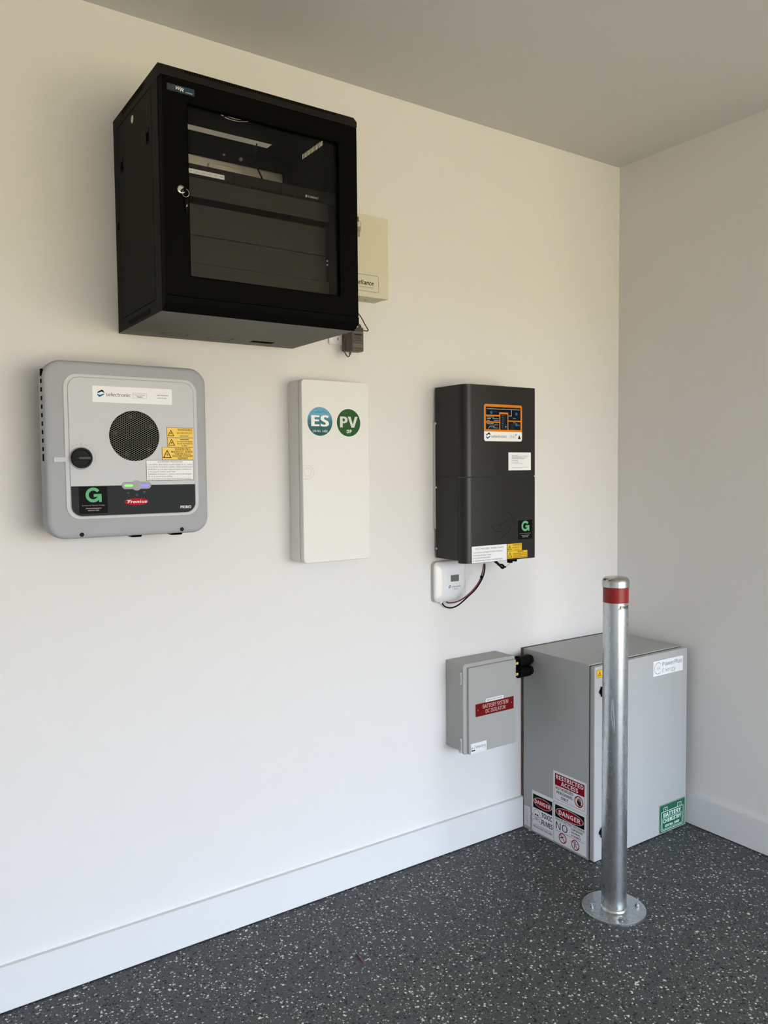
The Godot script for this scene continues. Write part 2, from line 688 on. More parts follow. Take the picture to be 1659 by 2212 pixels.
func swirl(b: B, x: float, y: float, s: float, z := 0.0, dark := NAVY, blue := Color(0.16, 0.42, 0.62)):
	var half := [Vector2(0.02, 0.56), Vector2(0.24, 0.56), Vector2(0.5, 0.7), Vector2(0.66, 0.72), Vector2(0.82, 0.66), Vector2(0.98, 0.48), Vector2(0.95, 0.72), Vector2(0.84, 0.9), Vector2(0.7, 1.0), Vector2(0.62, 0.99), Vector2(0.16, 0.72), Vector2(0.06, 0.66)]
	for k in 2:
		var pts := []
		for p in half:
			var q: Vector2 = p if k == 0 else Vector2(1 - p.x, 1 - p.y)
			pts.append(Vector2(x + q.x * s, y + q.y * s))
		b.col(dark if k == 0 else blue)
		b.poly(pts, z)


func arrow_g(b: B, x: float, y: float, s: float, z := 0.0):
	b.col(Color(0.42, 0.70, 0.52))
	var cx := x + s * 0.47
	var cy := y + s * 0.5
	b.ring(cx, cy, s * 0.29, s * 0.49, z, 0.62, TAU - 0.98, 36)
	var q := []
	for p in [[1, .56], [.5, .56], [.5, .37], [.76, .37], [.634, .262], [.743, .094], [.84, .19], [.84, .02], [1, .02]]:
		q.append(Vector2(x + s * p[0], y + s * p[1]))
	b.poly(q, z)


func bolt_triangle(b: B, x: float, y: float, s: float, z := 0.0):
	b.col(Color(0.08, 0.06, 0.03))
	b.line([Vector2(x + 0.06 * s, y + 0.05 * s), Vector2(x + s * 0.94, y + 0.05 * s), Vector2(x + s / 2, y + s * 0.88)], s * 0.085, z, true)
	b.poly([Vector2(x + s * .55, y + s * .62), Vector2(x + s * .40, y + s * .38), Vector2(x + s * .50, y + s * .39), Vector2(x + s * .45, y + s * .16), Vector2(x + s * .62, y + s * .44), Vector2(x + s * .51, y + s * .43)], z)


# a sticker or plate: base part under root, returns [base node, builder for its print]
func sticker(root: Node3D, f: Transform3D, w: float, h: float, called: String, label: String, m: Material, r := 0.001, thick := 0.0006) -> Array:
	var b := B.new(self, f)
	b.loft(0, 0, w, h, r, [[0.0, 0.0], [thick, 0.0]], false, 4)
	var base := put(b, called, m, root, label)
	var p := B.new(self, f * front(0, 0, thick + 0.0002))
	return [base, p]


func lettering(p: B, base: Node, called := "lettering"):
	put(p, called, mats.print, base)


func g_sticker(root, f: Transform3D, w: float, h: float):
	var s = sticker(root, f, w, h, "sticker", "black square sticker with a green letter G", mats.label_black)
	var p: B = s[1]
	arrow_g(p, w * 0.24, h * 0.41, w * 0.55)
	lettering(p, s[0], "emblem")
	p = B.new(self, p.t)
	p.col(Color(0.75, 0.75, 0.75))
	p.text("It's time for Smarter Energy.", w * .5, h * .285, h * .036, w * .8)
	p.text("www.greenwood.io", w * .5, h * .18, h * .036, w * .56, 1, true)
	p.text("(03) 9131 9607", w * .5, h * .10, h * .036, w * .4, 1, true)
	lettering(p, s[0])


# ======================================================================= network cabinet
func network_cabinet():
	var X0 := -2.3357
	var X1 := -1.7345
	var Y0 := 2.0108
	var Y1 := 2.6495
	var ZF := 0.4386
	var root := thing("network_cabinet", "large black wall-mounted network cabinet with a glass door", "cabinet", Vector3(X0, Y0, 0.0))
	var blk: Material = mats.black
	# side shells: a recessed sheet, raised edges and a removable panel with grooves around it
	for s in 2:
		var b := B.new(self)
		var o := X0 if s == 0 else X1
		var k := 1.0 if s == 0 else -1.0
		var sx := func(d0, d1): return [minf(o + k * d0, o + k * d1), maxf(o + k * d0, o + k * d1)]
		var a = sx.call(0.004, 0.0055)
		b.box(a[0], Y0 + .002, 0.001, a[1], 2.613, 0.42)
		a = sx.call(0.0, 0.0045)
		b.box(a[0], Y0 + .002, 0.001, a[1], 2.613, 0.0435)
		b.box(a[0], Y0 + .002, 0.361, a[1], 2.613, 0.410)
		# bottom strip with a field of slots
		b.box(a[0], Y0 + .002, 0.0435, a[1], Y0 + 0.009, 0.361)
		b.box(a[0], 2.0345, 0.0435, a[1], 2.0475, 0.361)
		b.box(a[0], Y0 + .009, 0.0435, a[1], 2.0345, 0.106)
		b.box(a[0], Y0 + .009, 0.314, a[1], 2.0345, 0.361)
		for i in 70:
			var z := 0.106 + i * 0.003
			b.box(a[0], Y0 + .009, z, a[1], 2.0345, z + 0.0013)
		put(b, "side_shell", mats.black_side, root)
		b = B.new(self)
		a = sx.call(0.0, 0.004)
		b.box(a[0], 2.0505, 0.0465, a[1], 2.611, 0.358)
		var pan := put(b, "side_panel", mats.black_side, root)
		for h in [[0.3237, 2.4923], [0.0813, 2.4909]]:
			b = B.new(self)
			a = sx.call(-0.0012, 0.001)
			b.box(a[0], h[1] - .016, h[0] - .009, a[1], h[1] + .016, h[0] - .0075)
			b.box(a[0], h[1] - .016, h[0] + .0105, a[1], h[1] + .022, h[0] + .0125)
			b.box(a[0], h[1] - .018, h[0] - .010, a[1], h[1] - .0155, h[0] + .0125)
			put(b, "latch_frame", blk, pan)
			b = B.new(self)
			a = sx.call(-0.0006, 0.001)
			b.box(a[0], h[1] - .011, h[0] - .006, a[1], h[1] + .011, h[0] + .007)
			put(b, "latch", mats.void, pan)
		b = B.new(self, side(o, 2.5844, 0.1989) if s == 0 else side(o, 2.5844, 0.1989) * Transform3D(Basis(Vector3.UP, PI), Vector3.ZERO))
		b.lathe([[0.011, 0.0], [0.011, 0.002], [0.0095, 0.003], [0.0, 0.003]])
		b.box(-0.001, -0.006, 0.003, 0.001, 0.006, 0.0034)
		put(b, "panel_lock", mats.chrome, pan, "round chrome lock")
	# small notch at the rear edge of the left side
	var b := B.new(self)
	b.box(X0 - 0.0006, 2.318, 0.022, X0 + 0.001, 2.338, 0.038)
	put(b, "cable_notch", mats.void, root)
	# lid: chamfered front, slotted sides, real cut-outs in the top
	b = B.new(self)
	var yl := 2.6140
	for k in [[X0, X0 + .0010], [X1 - .0010, X1]]:
		b.box(k[0], yl, 0.0, k[1], 2.631, 0.42)
		b.box(k[0], 2.6475, 0.0, k[1], Y1, 0.42)
		b.box(k[0], 2.631, 0.0, k[1], 2.6475, 0.092)
		b.box(k[0], 2.631, 0.303, k[1], 2.6475, 0.42)
		for i in 25:
			var z := 0.092 + i * 0.0085
			b.box(k[0], 2.631, z, k[1], 2.6475, z + 0.0030)
	# front fascia with chamfer: profile in (z, y) swept along x
	var fx := Transform3D(Basis(Vector3(0, 0, -1), Vector3(0, 1, 0), Vector3(1, 0, 0)), Vector3(X0, 0, 0))
	b.t = fx
	b.prism([Vector2(-0.4185, yl), Vector2(-ZF, yl), Vector2(-ZF, 2.6297), Vector2(-0.4205, Y1), Vector2(-0.4185, Y1)], 0.0, X1 - X0)
	b.t = Transform3D.IDENTITY
	b.box(X0, yl, 0.0, X1, Y1, 0.0015)
	# top sheet
	var zt := [Y1 - 0.0015, Y1]
	b.box(X0, zt[0], 0.0, X1, zt[1], 0.074)
	b.box(X0, zt[0], 0.074, -2.215, zt[1], 0.112)
	b.box(-1.855, zt[0], 0.074, X1, zt[1], 0.112)
	var fcx := -2.035
	var fcz := 0.271
	b.box(X0, zt[0], 0.112, X1, zt[1], fcz - .066)
	b.box(X0, zt[0], fcz - .066, fcx - .066, zt[1], fcz + .066)
	b.box(fcx + .066, zt[0], fcz - .066, X1, zt[1], fcz + .066)
	b.box(X0, zt[0], fcz + .066, X1, zt[1], 0.42)
	b.t = plan(0)
	for q in 4:
		var pts := []
		var c := Vector2(fcx, -fcz)
		for j in 9:
			pts.append(c + Vector2.from_angle(PI / 2 * (q + j / 8.0)) * 0.0655)
		pts.append(c + Vector2.from_angle(PI / 2 * (q + .5)) * 0.066 * sqrt(2))
		b.prism(pts, zt[0], zt[1])
		for rr in [[0.052, 0.0585], [0.038, 0.0455], [0.0, 0.0325]]:
			var ar := []
			for j in 9:
				ar.append(c + Vector2.from_angle(PI / 2 * (q + j / 8.0)) * rr[1])
			for j in range(8, -1, -1):
				ar.append(c + Vector2.from_angle(PI / 2 * (q + j / 8.0)) * maxf(rr[0], 0.0008))
			b.prism(ar, zt[0], zt[1])
		var d := Vector2.from_angle(PI / 2 * (q + 0.35))
		var e := d.orthogonal() * 0.003
		b.prism([c + d * .03 + e, c + d * .03 - e, c + d * .066 - e, c + d * .066 + e], zt[0], zt[1])
	put(b, "lid", mats.black_side, root)
	# slots of the chamfer
	var fc := Transform3D(Basis(Vector3(1, 0, 0), Vector3(0, 0.7382, -0.6746), Vector3(0, 0.6746, 0.7382)), Vector3(-2.2687, 2.6297, ZF))
	b = B.new(self, fc)
	for i in 67:
		b.poly([Vector2(i * .007, .005), Vector2(i * .007 + .0035, .005), Vector2(i * .007 + .006, .021), Vector2(i * .007 + .0025, .021)], 0.0004)
	tag(put(b, "lid_slots", mats.void, root), "", "", "", "stuff")
	# bottom
	b = B.new(self, Transform3D(fx.basis, Vector3(X0 + .0055, 0, 0)))
	b.prism([Vector2(-0.4105, Y0), Vector2(-0.4118, Y0), Vector2(-ZF, 2.0305), Vector2(-ZF, 2.0485), Vector2(-0.4105, 2.0485)], -.0055, X1 - X0 - .0055)
	put(b, "bottom_fascia", blk, root)
	b = B.new(self)
	b.box(X0 + .001, Y0, 0.0, X1 - .001, Y0 + .0025, 0.411)
	var bot := put(b, "bottom_plate", mats.rack_bottom, root, "dusty grey underside")
	for k in [[-2.2235, 0.0568, -2.1455, 0.095], [-2.074, 0.048, -1.994, 0.093], [-1.9265, 0.059, -1.8465, 0.093]]:
		b = B.new(self, Transform3D(Basis(Vector3(1, 0, 0), Vector3(0, 0, 1), Vector3(0, -1, 0)), Vector3(0, Y0 - .0004, 0)))
		if k[0] > -1.95:
			b.rect(k[0], k[1], k[2], k[3])
		else:
			b.frame(k[0], k[1], k[2], k[3], 0.0021)
		put(b, "knockout", mats.void, bot)
	# rear frame, open in the middle
	b = B.new(self)
	b.box(X0 + .006, 2.6005, 0.012, X1 - .006, 2.640, 0.016)
	b.box(X0 + .006, 2.02, 0.012, X0 + .065, 2.6005, 0.016)
	b.box(X1 - .034, 2.02, 0.012, X1 - .006, 2.6005, 0.016)
	b.box(X0 + .006, 2.02, 0.012, X1 - .006, 2.52, 0.016)
	put(b, "rear_frame", blk, root)
	for p in [[-2.115, 2.619, .007], [-1.985, 2.619, .0035], [-1.925, 2.617, .006]]:
		b = B.new(self, front(0, 0, 0.016))
		b.lathe([[p[2], 0.0], [p[2], 0.004], [p[2] * .7, 0.006], [0.0, 0.006]], p[0], p[1], 16)
		put(b, "mounting_bolt", mats.sheet_metal, root)
	# rack rails with square holes
	for rx in [[-2.300, -2.262, 1], [-1.8035, -1.766, 0]]:
		b = B.new(self)
		b.box(rx[0], 2.03, 0.352, rx[1], 2.60, 0.354)
		b.box(rx[0] if rx[2] else rx[1] - .002, 2.03, 0.31, rx[0] + .002 if rx[2] else rx[1], 2.60, 0.352)
		var rl := put(b, "rack_rail", blk, root)
		b = B.new(self, front(0, 0, 0.3543))
		var hx: float = rx[0] + 0.023 if rx[2] == 0 else rx[1] - 0.023
		for i in 36:
			b.rect(hx - .0015, 2.045 + i * .0152, hx + .0015, 2.0485 + i * .0152)
		tag(put(b, "rail_hole", mats.panel_grey, rl), "", "", "", "stuff")
	# 24-port patch panel
	b = B.new(self)
	b.box(-2.300, 2.3985, 0.3545, -1.768, 2.4335, 0.3600, .0005)
	b.box(-2.262, 2.4305, 0.28, -1.803, 2.4335, 0.3545)
	var pp := put(b, "patch_panel", mats.black_side, root)
	b = B.new(self, front(0, 0, 0.3603))
	for i in 24:
		var px := -2.250 + i * .0178 + (i / 8) * .004
		b.rect(px, 2.4000, px + .0118, 2.4052)
	tag(put(b, "port", mats.void, pp), "", "", "", "stuff")
	for i in 2:
		b = B.new(self)
		b.box(-2.1015 + i * .1505, 2.3985, .3598, -2.1005 + i * .1505, 2.4335, .3606)
		put(b, "seam", mats.void, pp)
	var s = sticker(pp, front(-2.2440, 2.4066, 0.3601), 0.1135, 0.0125, "label_strip", "white strip of port labels", mats.label_white, .0003, .0004)
	var p: B = s[1]
	p.col(Color(0.25, 0.25, 0.27))
	var words := ["RE 1", "RE 2", "CAM1", "CAM2", "CAM3", "SPARE"]
	for i in 6:
		p.text(words[i], 0.0165 + i * 0.0178, 0.0045, 0.0036, 0.0 if i < 2 else 0.011)
		if i:
			p.rect(0.0076 + i * 0.0178, 0, 0.0079 + i * 0.0178, 0.0125)
	lettering(p, s[0])
	b = B.new(self, front(0, 0, 0.3605))
	b.col(Color(0.85, 0.85, 0.83))
	b.text("CABAC", -1.8610, 2.4075, 0.0052, 0.0345, 0, true)
	b.ring(-1.8675, 2.4101, 0.0012, 0.0036, 0.0)
	put(b, "lettering", mats.print, pp)
	# panels below, in front of the rails
	var pi := 0
	for k in [[2.3435, 2.3965, -1.7935, 0.362], [2.2418, 2.3265, -1.800, 0.356], [2.164, 2.2402, -1.800, 0.356], [2.095, 2.1625, -1.7925, 0.360]]:
		b = B.new(self)
		b.box(-2.300, k[0], k[3] - .003, k[2], k[1], k[3], 0.0006)
		put(b, "blank_panel", mats.panel_grey, root)
	b = B.new(self)
	b.box(-2.300, 2.3265, 0.31, -1.80, 2.3435, 0.315)
	put(b, "cable_tray", blk, root)
	# cage nuts and screws on the right
	for q in [[-1.790, 2.4325], [-1.790, 2.405], [-1.795, 2.228], [-1.795, 2.216]]:
		b = B.new(self, front(0, 0, 0.3545))
		b.lathe([[0.003, 0.0], [0.003, 0.002], [0.0, 0.003]], q[0], q[1], 12)
		put(b, "screw", mats.sheet_metal, root)
	# lead coming in through the rear slot
	b = B.new(self)
	b.tube([Vector3(-1.90, 2.649, 0.09), Vector3(-1.905, 2.60, 0.085), Vector3(-1.895, 2.55, 0.1), Vector3(-1.88, 2.47, 0.16), Vector3(-1.88, 2.415, 0.3)], 0.0026, 8)
	put(b, "internal_lead", mats.cable_black, root)
	# door: frame, glass, badge, lock, key
	var DX := X0 + .0035
	var wl := -2.266
	var wr := -1.7990
	var wb := 2.1038
	var wt := 2.5560
	b = B.new(self)
	var yt := 2.6118
	var yb := 2.0497
	b.box(DX, yb, 0.4225, wl, yt, ZF, .0008)
	b.box(wr, yb, 0.4225, X1 - .001, yt, ZF, .0008)
	b.box(wl - .001, wt, 0.4225, wr + .001, yt, ZF, .0008)
	b.box(wl - .001, yb, 0.4225, wr + .001, wb, ZF, .0008)
	var door := put(b, "door", blk, root)
	b = B.new(self)
	b.box(wl - .012, wb - .012, 0.4255, wr + .012, wt + .012, 0.4295)
	put(b, "glass", mats.glass, door, "tinted glass pane")
	b = B.new(self)
	b.box(wl - .0005, wb, 0.4295, wl + .0025, wt, 0.4365)
	b.box(wr - .0010, wb, 0.4295, wr + .0005, wt, 0.4365)
	b.box(wl, wt - .0010, 0.4295, wr, wt, 0.4365)
	b.box(wl, wb, 0.4295, wr, wb + .0025, 0.4365)
	put(b, "glazing_seal", mats.void, door)
	b = B.new(self, front(-2.3195, 2.5768, ZF - .0004))
	b.loft(0, 0, .0752, .0185, .0022, [[0, 0], [.0016, 0], [.0024, .001]])
	var badge := put(b, "badge", mats.panel_grey, door, "small metal maker's badge")
	b = B.new(self, front(-2.3195, 2.5768, ZF + .0022))
	b.col(Color(0.20, 0.24, 0.28)).rect(.0015, .0015, .030, .017)
	b.col(Color(0.16, 0.27, 0.36)).rect(.030, .0015, .0737, .017)
	b.col(Color(0.3, 0.28, 0.26))
	for i in 4:
		b.rect(.004 + i * .004, .0035, .0068 + i * .004, .0125 + .0008 * i, .0002)
	b.col(Color(0.88, 0.87, 0.78))
	b.text("W", .021, .0065, .0085, .0135, 0, true, .0003, .35)
	b.text("R", .0345, .0045, .0085, .0105, 0, true, .0003, .35)
	b.text("SERIES", .050, .0032, .0024, .019, 0, true, .0003)
	put(b, "lettering", mats.print, badge)
	b = B.new(self, front(-2.2868, 2.3275, ZF))
	b.lathe([[.0105, -.001], [.0115, .002], [.0105, .0035], [.0085, .004], [.008, .0022], [.0, .0022]], 0, 0, 32, true)
	put(b, "lock", mats.chrome, door, "chrome ring lock")
	b = B.new(self, front(-2.2868, 2.3275, ZF + .0022))
	b.box(.002, -.006, 0, .0085, .003, .014, .0015)
	put(b, "key", mats.black_rubber, door)
	b = B.new(self)
	var ringp := []
	for j in 13:
		var a := TAU * j / 12.0
		ringp.append(Vector3(-2.2785 + cos(a) * .008, 2.3165 + sin(a) * .010, ZF + .012 + .003 * cos(a)))
	b.tube(ringp, .0007, 6, 3)
	put(b, "key_ring", mats.chrome, door)
	b = B.new(self, front(-2.274, 2.302, ZF + .004))
	b.box(-.005, -.014, 0, .005, .004, .002, .0005)
	b.box(-.003, -.032, .0003, .002, -.014, .0016)
	put(b, "spare_key", mats.black_rubber, door)
	b = B.new(self, front(-2.2745, 2.2870, ZF + .0062))
	b.poly([Vector2(-.0025, -.004), Vector2(.003, -.002), Vector2(.001, .005)])
	put(b, "key_blade", mats.brass_key, door)


# ======================================================================= solar inverter
func solar_inverter():
	var X0 := -2.5912
	var X1 := -2.1216
	var Y0 := 1.3954
	var Y1 := 1.8976
	var Z := 0.1647
	var root := thing("solar_inverter", "light grey inverter box with a round fan grille and black knob", "inverter", Vector3(X0, Y0, 0))
	var b := B.new(self)
	b.loft(X0 + .03, Y0 + .025, X1 - .03, Y1 - .025, .02, [[.001, 0], [.1, 0]])
	put(b, "rear_housing", mats.band, root)
	b = B.new(self)
	b.loft(X0, Y0, X1, Y1, .05, [[.088, .006], [.096, .001], [.13, -.0005], [.152, .0], [.1595, .0022], [.1632, .0065], [Z, .013]], true, 10)
	var cover := put(b, "front_cover", mats.inverter_frame, root)
	# ventilation slots down the left flank
	for i in 11:
		b = B.new(self)
		var y := 1.862 - i * .0236
		var h := .0115 if i > 0 and i < 10 else .020
		b.box(X0 - .0011, y - h / 2, .130, X0 + .004, y + h / 2, .147, .0006)
		put(b, "vent_slot", mats.void, cover)
	# raised panel, with a fine groove line and the dark band
	b = B.new(self)
	b.loft(-2.5405, 1.4505, -2.1535, 1.8612, .038, [[Z - .001, 0], [Z + .002, 0], [Z + .0032, .0014]], false, 8)
	var pan := put(b, "door_panel", mats.inverter_panel, root, "pale grey front panel")
	var zf := Z + .0032
	b = B.new(self)
	b.loft(-2.5282, 1.4590, -2.1650, 1.8512, .031, [[zf - .0005, 0], [zf + .0012, 0], [zf + .0018, .0008]], false, 8)
	put(b, "inlay", mats.inverter_panel, pan)
	b = B.new(self)
	b.col(Color(0.62, 0.62, 0.60))
	var loop := []
	for q in b.rrect(-2.5292, 1.4580, -2.1640, 1.8522, .032, 8):
		loop.append(q[0])
	b.line(loop, .0012, zf + .0003, true)
	put(b, "groove", mats.print, pan)
	zf += .0018
	b = B.new(self)
	var pts := []
	for q in b.rrect(-2.5275, 1.4597, -2.1657, 1.62, .030, 8):
		if q[0].y < 1.5448:
			pts.append(q[0])
	pts.append(Vector2(-2.1657, 1.5448))
	pts.append(Vector2(-2.5275, 1.5448))
	b.prism(pts, zf, zf + .0006)
	var band := put(b, "dark_band", mats.band, pan, "dark grey lower band")
	# knob
	b = B.new(self, front(-2.4979, 1.6240, zf))
	b.lathe([[.0325, 0], [.0325, .0012], [.0305, .002], [.0, .002]], 0, 0, 40)
	put(b, "knob_collar", mats.inverter_frame, pan)
	b = B.new(self, front(-2.4979, 1.6240, zf + .0018))
	b.lathe([[.0285, 0], [.0285, .010], [.0268, .0125], [.0225, .0130], [.0215, .0085], [0, .0085]], 0, 0, 40)
	b.box(-.0225, -.0055, .008, .0225, .0055, .0145, .001)
	put(b, "knob", mats.knob, pan, "black rotary isolator knob")
	b = B.new(self, front(-2.4979, 1.6240, zf + .0164))
	b.col(Color(0.30, 0.32, 0.34)).rect(-.009, -.0035, .0215, .0035, .0003)
	put(b, "knob_marker", mats.print, pan)
	b = B.new(self, front(0, 0, zf + .0003))
	b.col(Color(0.55, 0.55, 0.54))
	var arc := "dc disconnect"
	for i in arc.length():
		var a := deg_to_rad(72 - i * 7.4)
		b.text(arc[i], -2.4979 + cos(a) * .037, 1.6240 + sin(a) * .037, .0045, 0.0, 1, false, 0, 0, a - PI / 2) if arc[i] != " " else null
	b.text("0", -2.4979, 1.6605, .006)
	var on := "disc."
	for i in on.length():
		var a := deg_to_rad(125 - i * 7.0)
		b.text(on[i], -2.4979 + cos(a) * .037, 1.6240 + sin(a) * .037, .0045, 0.0, 1, false, 0, 0, a - PI / 2)
	put(b, "knob_scale", mats.print, pan)
	# release latch on the left of the panel
	b = B.new(self, front(0, 0, Z - .0004))
	b.prism([Vector2(-2.5705, 1.6265), Vector2(-2.5705, 1.6140), Vector2(-2.5395, 1.6010), Vector2(-2.5395, 1.6450)], 0, .0012)
	put(b, "latch_recess", mats.inverter_frame, root)
	b = B.new(self, front(0, 0, Z))
	b.box(-2.5705, 1.6130, -.001, -2.5385, 1.6268, .003, .0008)
	put(b, "latch", mats.inverter_panel, root)
	# fan opening and expanded-metal grille
	var fc := Vector2(-2.3462, 1.6886)
	var R := .0732
	b = B.new(self, front(fc.x, fc.y, zf))
	b.lathe([[R + .0022, 0], [R + .0022, .0008], [R, .0014], [R, .0004]], 0, 0, 64)
	put(b, "grille_rim", mats.inverter_panel, pan)
	b = B.new(self, front(0, 0, zf + .0003))
	b.ellipse(fc.x, fc.y, R, R, 0, 64)
	var well := put(b, "fan_well", mats.void, pan)
	for k in 5:
		b = B.new(self, front(0, 0, zf + .0006))
		b.col(Color(0.13, 0.13, 0.12))
		var a := TAU * k / 5 + .4
		var d := Vector2.from_angle(a)
		var e := Vector2.from_angle(a + .22)
		b.poly([fc + d * .05, fc + d * .062, fc + e * .063, fc + e * .052])
		put(b, "fan_blade", mats.print, well)
	b = B.new(self, front(0, 0, zf + .0010))
	var row := .00315
	var pitch := .0110
	for i in range(-25, 26):
		for j in range(-15, 16):
			var up := (i + j) % 2 == 0
			var xa := j * pitch / 2
			var y0 := i * row + (row * .5 if up else -row * .5)
			var y1 := i * row + (-row * .5 if up else row * .5)
			for k in 2:
				if k == 0 and not up:
					continue                       # neighbouring strands share their flats
				var p := Vector2(xa, y0) if k == 0 else Vector2(xa + .00365, y0)
				var q := Vector2(xa + .00365, y0) if k == 0 else Vector2(xa + pitch / 2, y1)
				if ((p + q) / 2).length() > R - .0012:
					continue
				b.line([fc + p, fc + q], .0009 if k == 0 else .00042, .0004 if k == 0 else .0)
	put(b, "fan_grille", mats.mesh_wire, pan, "expanded metal fan grille")
	# indicator pill
	b = B.new(self, front(0, 0, zf + .0002))
	b.loft(-2.3872, 1.5335, -2.3016, 1.5545, .0105, [[0, 0], [.002, 0], [.003, .001]])
	b.lathe([[.0152, 0], [.0152, .0024], [.0142, .0034], [0, .0034]], -2.3444, 1.5440, 28)
	var pill := put(b, "indicator_bar", mats.inverter_frame, pan)
	for k in [[-2.3805, -2.3555, "led_green", "green status light"], [-2.3335, -2.3085, "led_blue", "blue status light"]]:
		b = B.new(self, front(0, 0, zf + .0034))
		b.loft(k[0], 1.5405, k[1], 1.5475, .0034, [[0, 0], [.0008, 0], [.001, .0004]])
		put(b, "status_light", mats[k[2]], pill, k[3])
	b = B.new(self, front(0, 0, zf + .0036))
	b.loft(-2.3535, 1.5405, -2.3355, 1.5475, .002, [[0, 0], [.0008, 0]])
	put(b, "status_window", mats.mesh_wire, pill)
	b = B.new(self, front(0, 0, zf + .0008))
	b.col(Color(0.45, 0.46, 0.47))
	b.ring(-2.3690, 1.5225, .0017, .0025, 0, 2.0, 2.0 + 5.3)
	b.rect(-2.3694, 1.5225, -2.3686, 1.5255)
	b.line([Vector2(-2.3480, 1.5140), Vector2(-2.3410, 1.5140), Vector2(-2.3445, 1.5195)], .0009, 0, true)
	b.line([Vector2(-2.3250, 1.5255), Vector2(-2.3180, 1.5255), Vector2(-2.3215, 1.5215)], .0009, 0, true)
	b.rect(-2.3219, 1.519, -2.3211, 1.5215)
	# maker's name on the band
	b.col(Color(0.68, 0.10, 0.16)).ellipse(-2.3455, 1.4965, .0355, .0100, .0)
	b.col(Color(0.93, 0.93, 0.93)).text("Fronius", -2.3435, 1.4925, .0078, .056, 1, true, .0003, .25)
	b.rect(-2.3735, 1.5000, -2.360, 1.5012, .0003)
	b.text("PRIMO", -2.1965, 1.4718, .0082, .0335, 1, true)
	put(b, "lettering", mats.print, band)
	# stickers
	g_sticker(root, front(-2.5073, 1.4662, zf + .0006), .0785, .0765)
	var s = sticker(root, front(-2.4622, 1.7832, zf), .2308, .0464, "sticker", "long white sticker with a dark and blue swirl logo", mats.label_white, .003)
	var p: B = s[1]
	swirl(p, .0125, .0150, .021)
	p.col(NAVY).text("selectronic", .0375, .0180, .0098, .0695, 0)
	p.col(Color(0.4, 0.41, 0.42))
	p.frame(.1145, .0155, .1545, .0305, .0005)
	p.text("Smart Storage", .1345, .0238, .0032, .031)
	p.col(Color(0.15, 0.16, 0.18)).text("READY", .1345, .0178, .0034, .0165, 1, true)
	p.col(Color(0.35, 0.36, 0.37))
	p.text("< More Information", .1835, .0255, .0030, .036, 0, true)
	p.text("< Install Guides", .1835, .0175, .0030, .030, 0, true)
	lettering(p, s[0])
	warning(root, front(-2.2498, 1.6852, zf), .0812, .0310, ["WARNING", "HAZARDOUS D.C", "VOLTAGE"], [.0074, .0052, .0052], [.046, .048, .027], .020, false)
	warning(root, front(-2.2490, 1.6570, zf), .0800, .0278, ["WARNING", "ISOLATION OF THE INVERTER", "WILL NOT DE-ENERGISE THE", "PV ARRAY"], [.0044, .0032, .0032, .0030], [.027, .048, .048, .018], .021, true)
	warning(root, front(-2.2660, 1.6190, zf), .0968, .0377, ["WARNING", "MULTIPLE D.C. SOURCES", "TURN OFF ALL D.C.", "ISOLATORS TO ISOLATE", "EQUIPMENT"], [.0082, .0052, .0052, .0052, .0052], [.049, .066, .051, .063, .032], .0255, false)
	s = sticker(root, front(-2.3145, 1.5573, zf), .1455, .0612, "sticker", "white shutdown procedure sticker with a dark outline", mats.label_white)
	p = s[1]
	p.col(Color(0.16, 0.17, 0.25)).frame(0, 0, .1455, .0612, .0011)
	p.col(Color(0.38, 0.39, 0.41))
	p.text("SHUTDOWN PROCEDURE", .072, .0532, .0048, .076)
	var lines := [["1.Turn off the \"Main Switch Inverter Supply\" or A.C. Isolator", .140], ["2.Turn off the \"PV Array D.C Isolator\" located at the inverter", .140], ["WARNING: Do not open plug and socket connections", .134], ["or PV array DC Isolator under load.", .084], ["WARNING: PV array D.C. Isolators do not de-energise", .134], ["the PV array and array cabling.", .075], ["Start-up Procedure is the reverse of the Shutdown Procedure", .132]]
	for i in 7:
		p.text(lines[i][0], .0030 if i < 2 else .0045, .0454 - i * .0071, .0044, lines[i][1] * (1.0 if i >= 2 else .997), 0)
	lettering(p, s[0])
	# cover screws and feet
	for k in [[-2.5010, 1.4070], [-2.2083, 1.4080]]:
		b = B.new(self, front(k[0], k[1], Z - .0004))
		b.lathe([[.0062, 0], [.0062, .0010], [.0055, .0016], [.0042, .0014], [.0036, .0008], [0, .0008]], 0, 0, 20)
		put(b, "cover_screw", mats.knob, root)
		b = B.new(self, front(k[0], k[1], Z + .0003))
		b.col(Color(0.6, 0.6, 0.6))
		for q in [[-.0135, -.002], [.0105, 0.0]]:
			b.frame(q[0], q[1], q[0] + .0045, q[1] + .005, .0006)
		b.ring(0, 0, .0102, .0108, 0, .5, PI - .5, 16)
		put(b, "screw_marking", mats.print, root)
	for k in [[-2.3590, -2.3270], [-2.2390, -2.2030]]:
		b = B.new(self)
		b.loft(k[0], .115, k[1], .148, .008, [[0, 0], [.012, 0]])
		b = B.new(self, Transform3D(Basis(Vector3(1, 0, 0), Vector3(0, 0, 1), Vector3(0, -1, 0)), Vector3(0, Y0 + .002, 0)))
		b.loft(k[0], .115, k[1], .158, .008, [[0, 0], [.0055, 0], [.0065, .003]])
		put(b, "foot", mats.void, root)


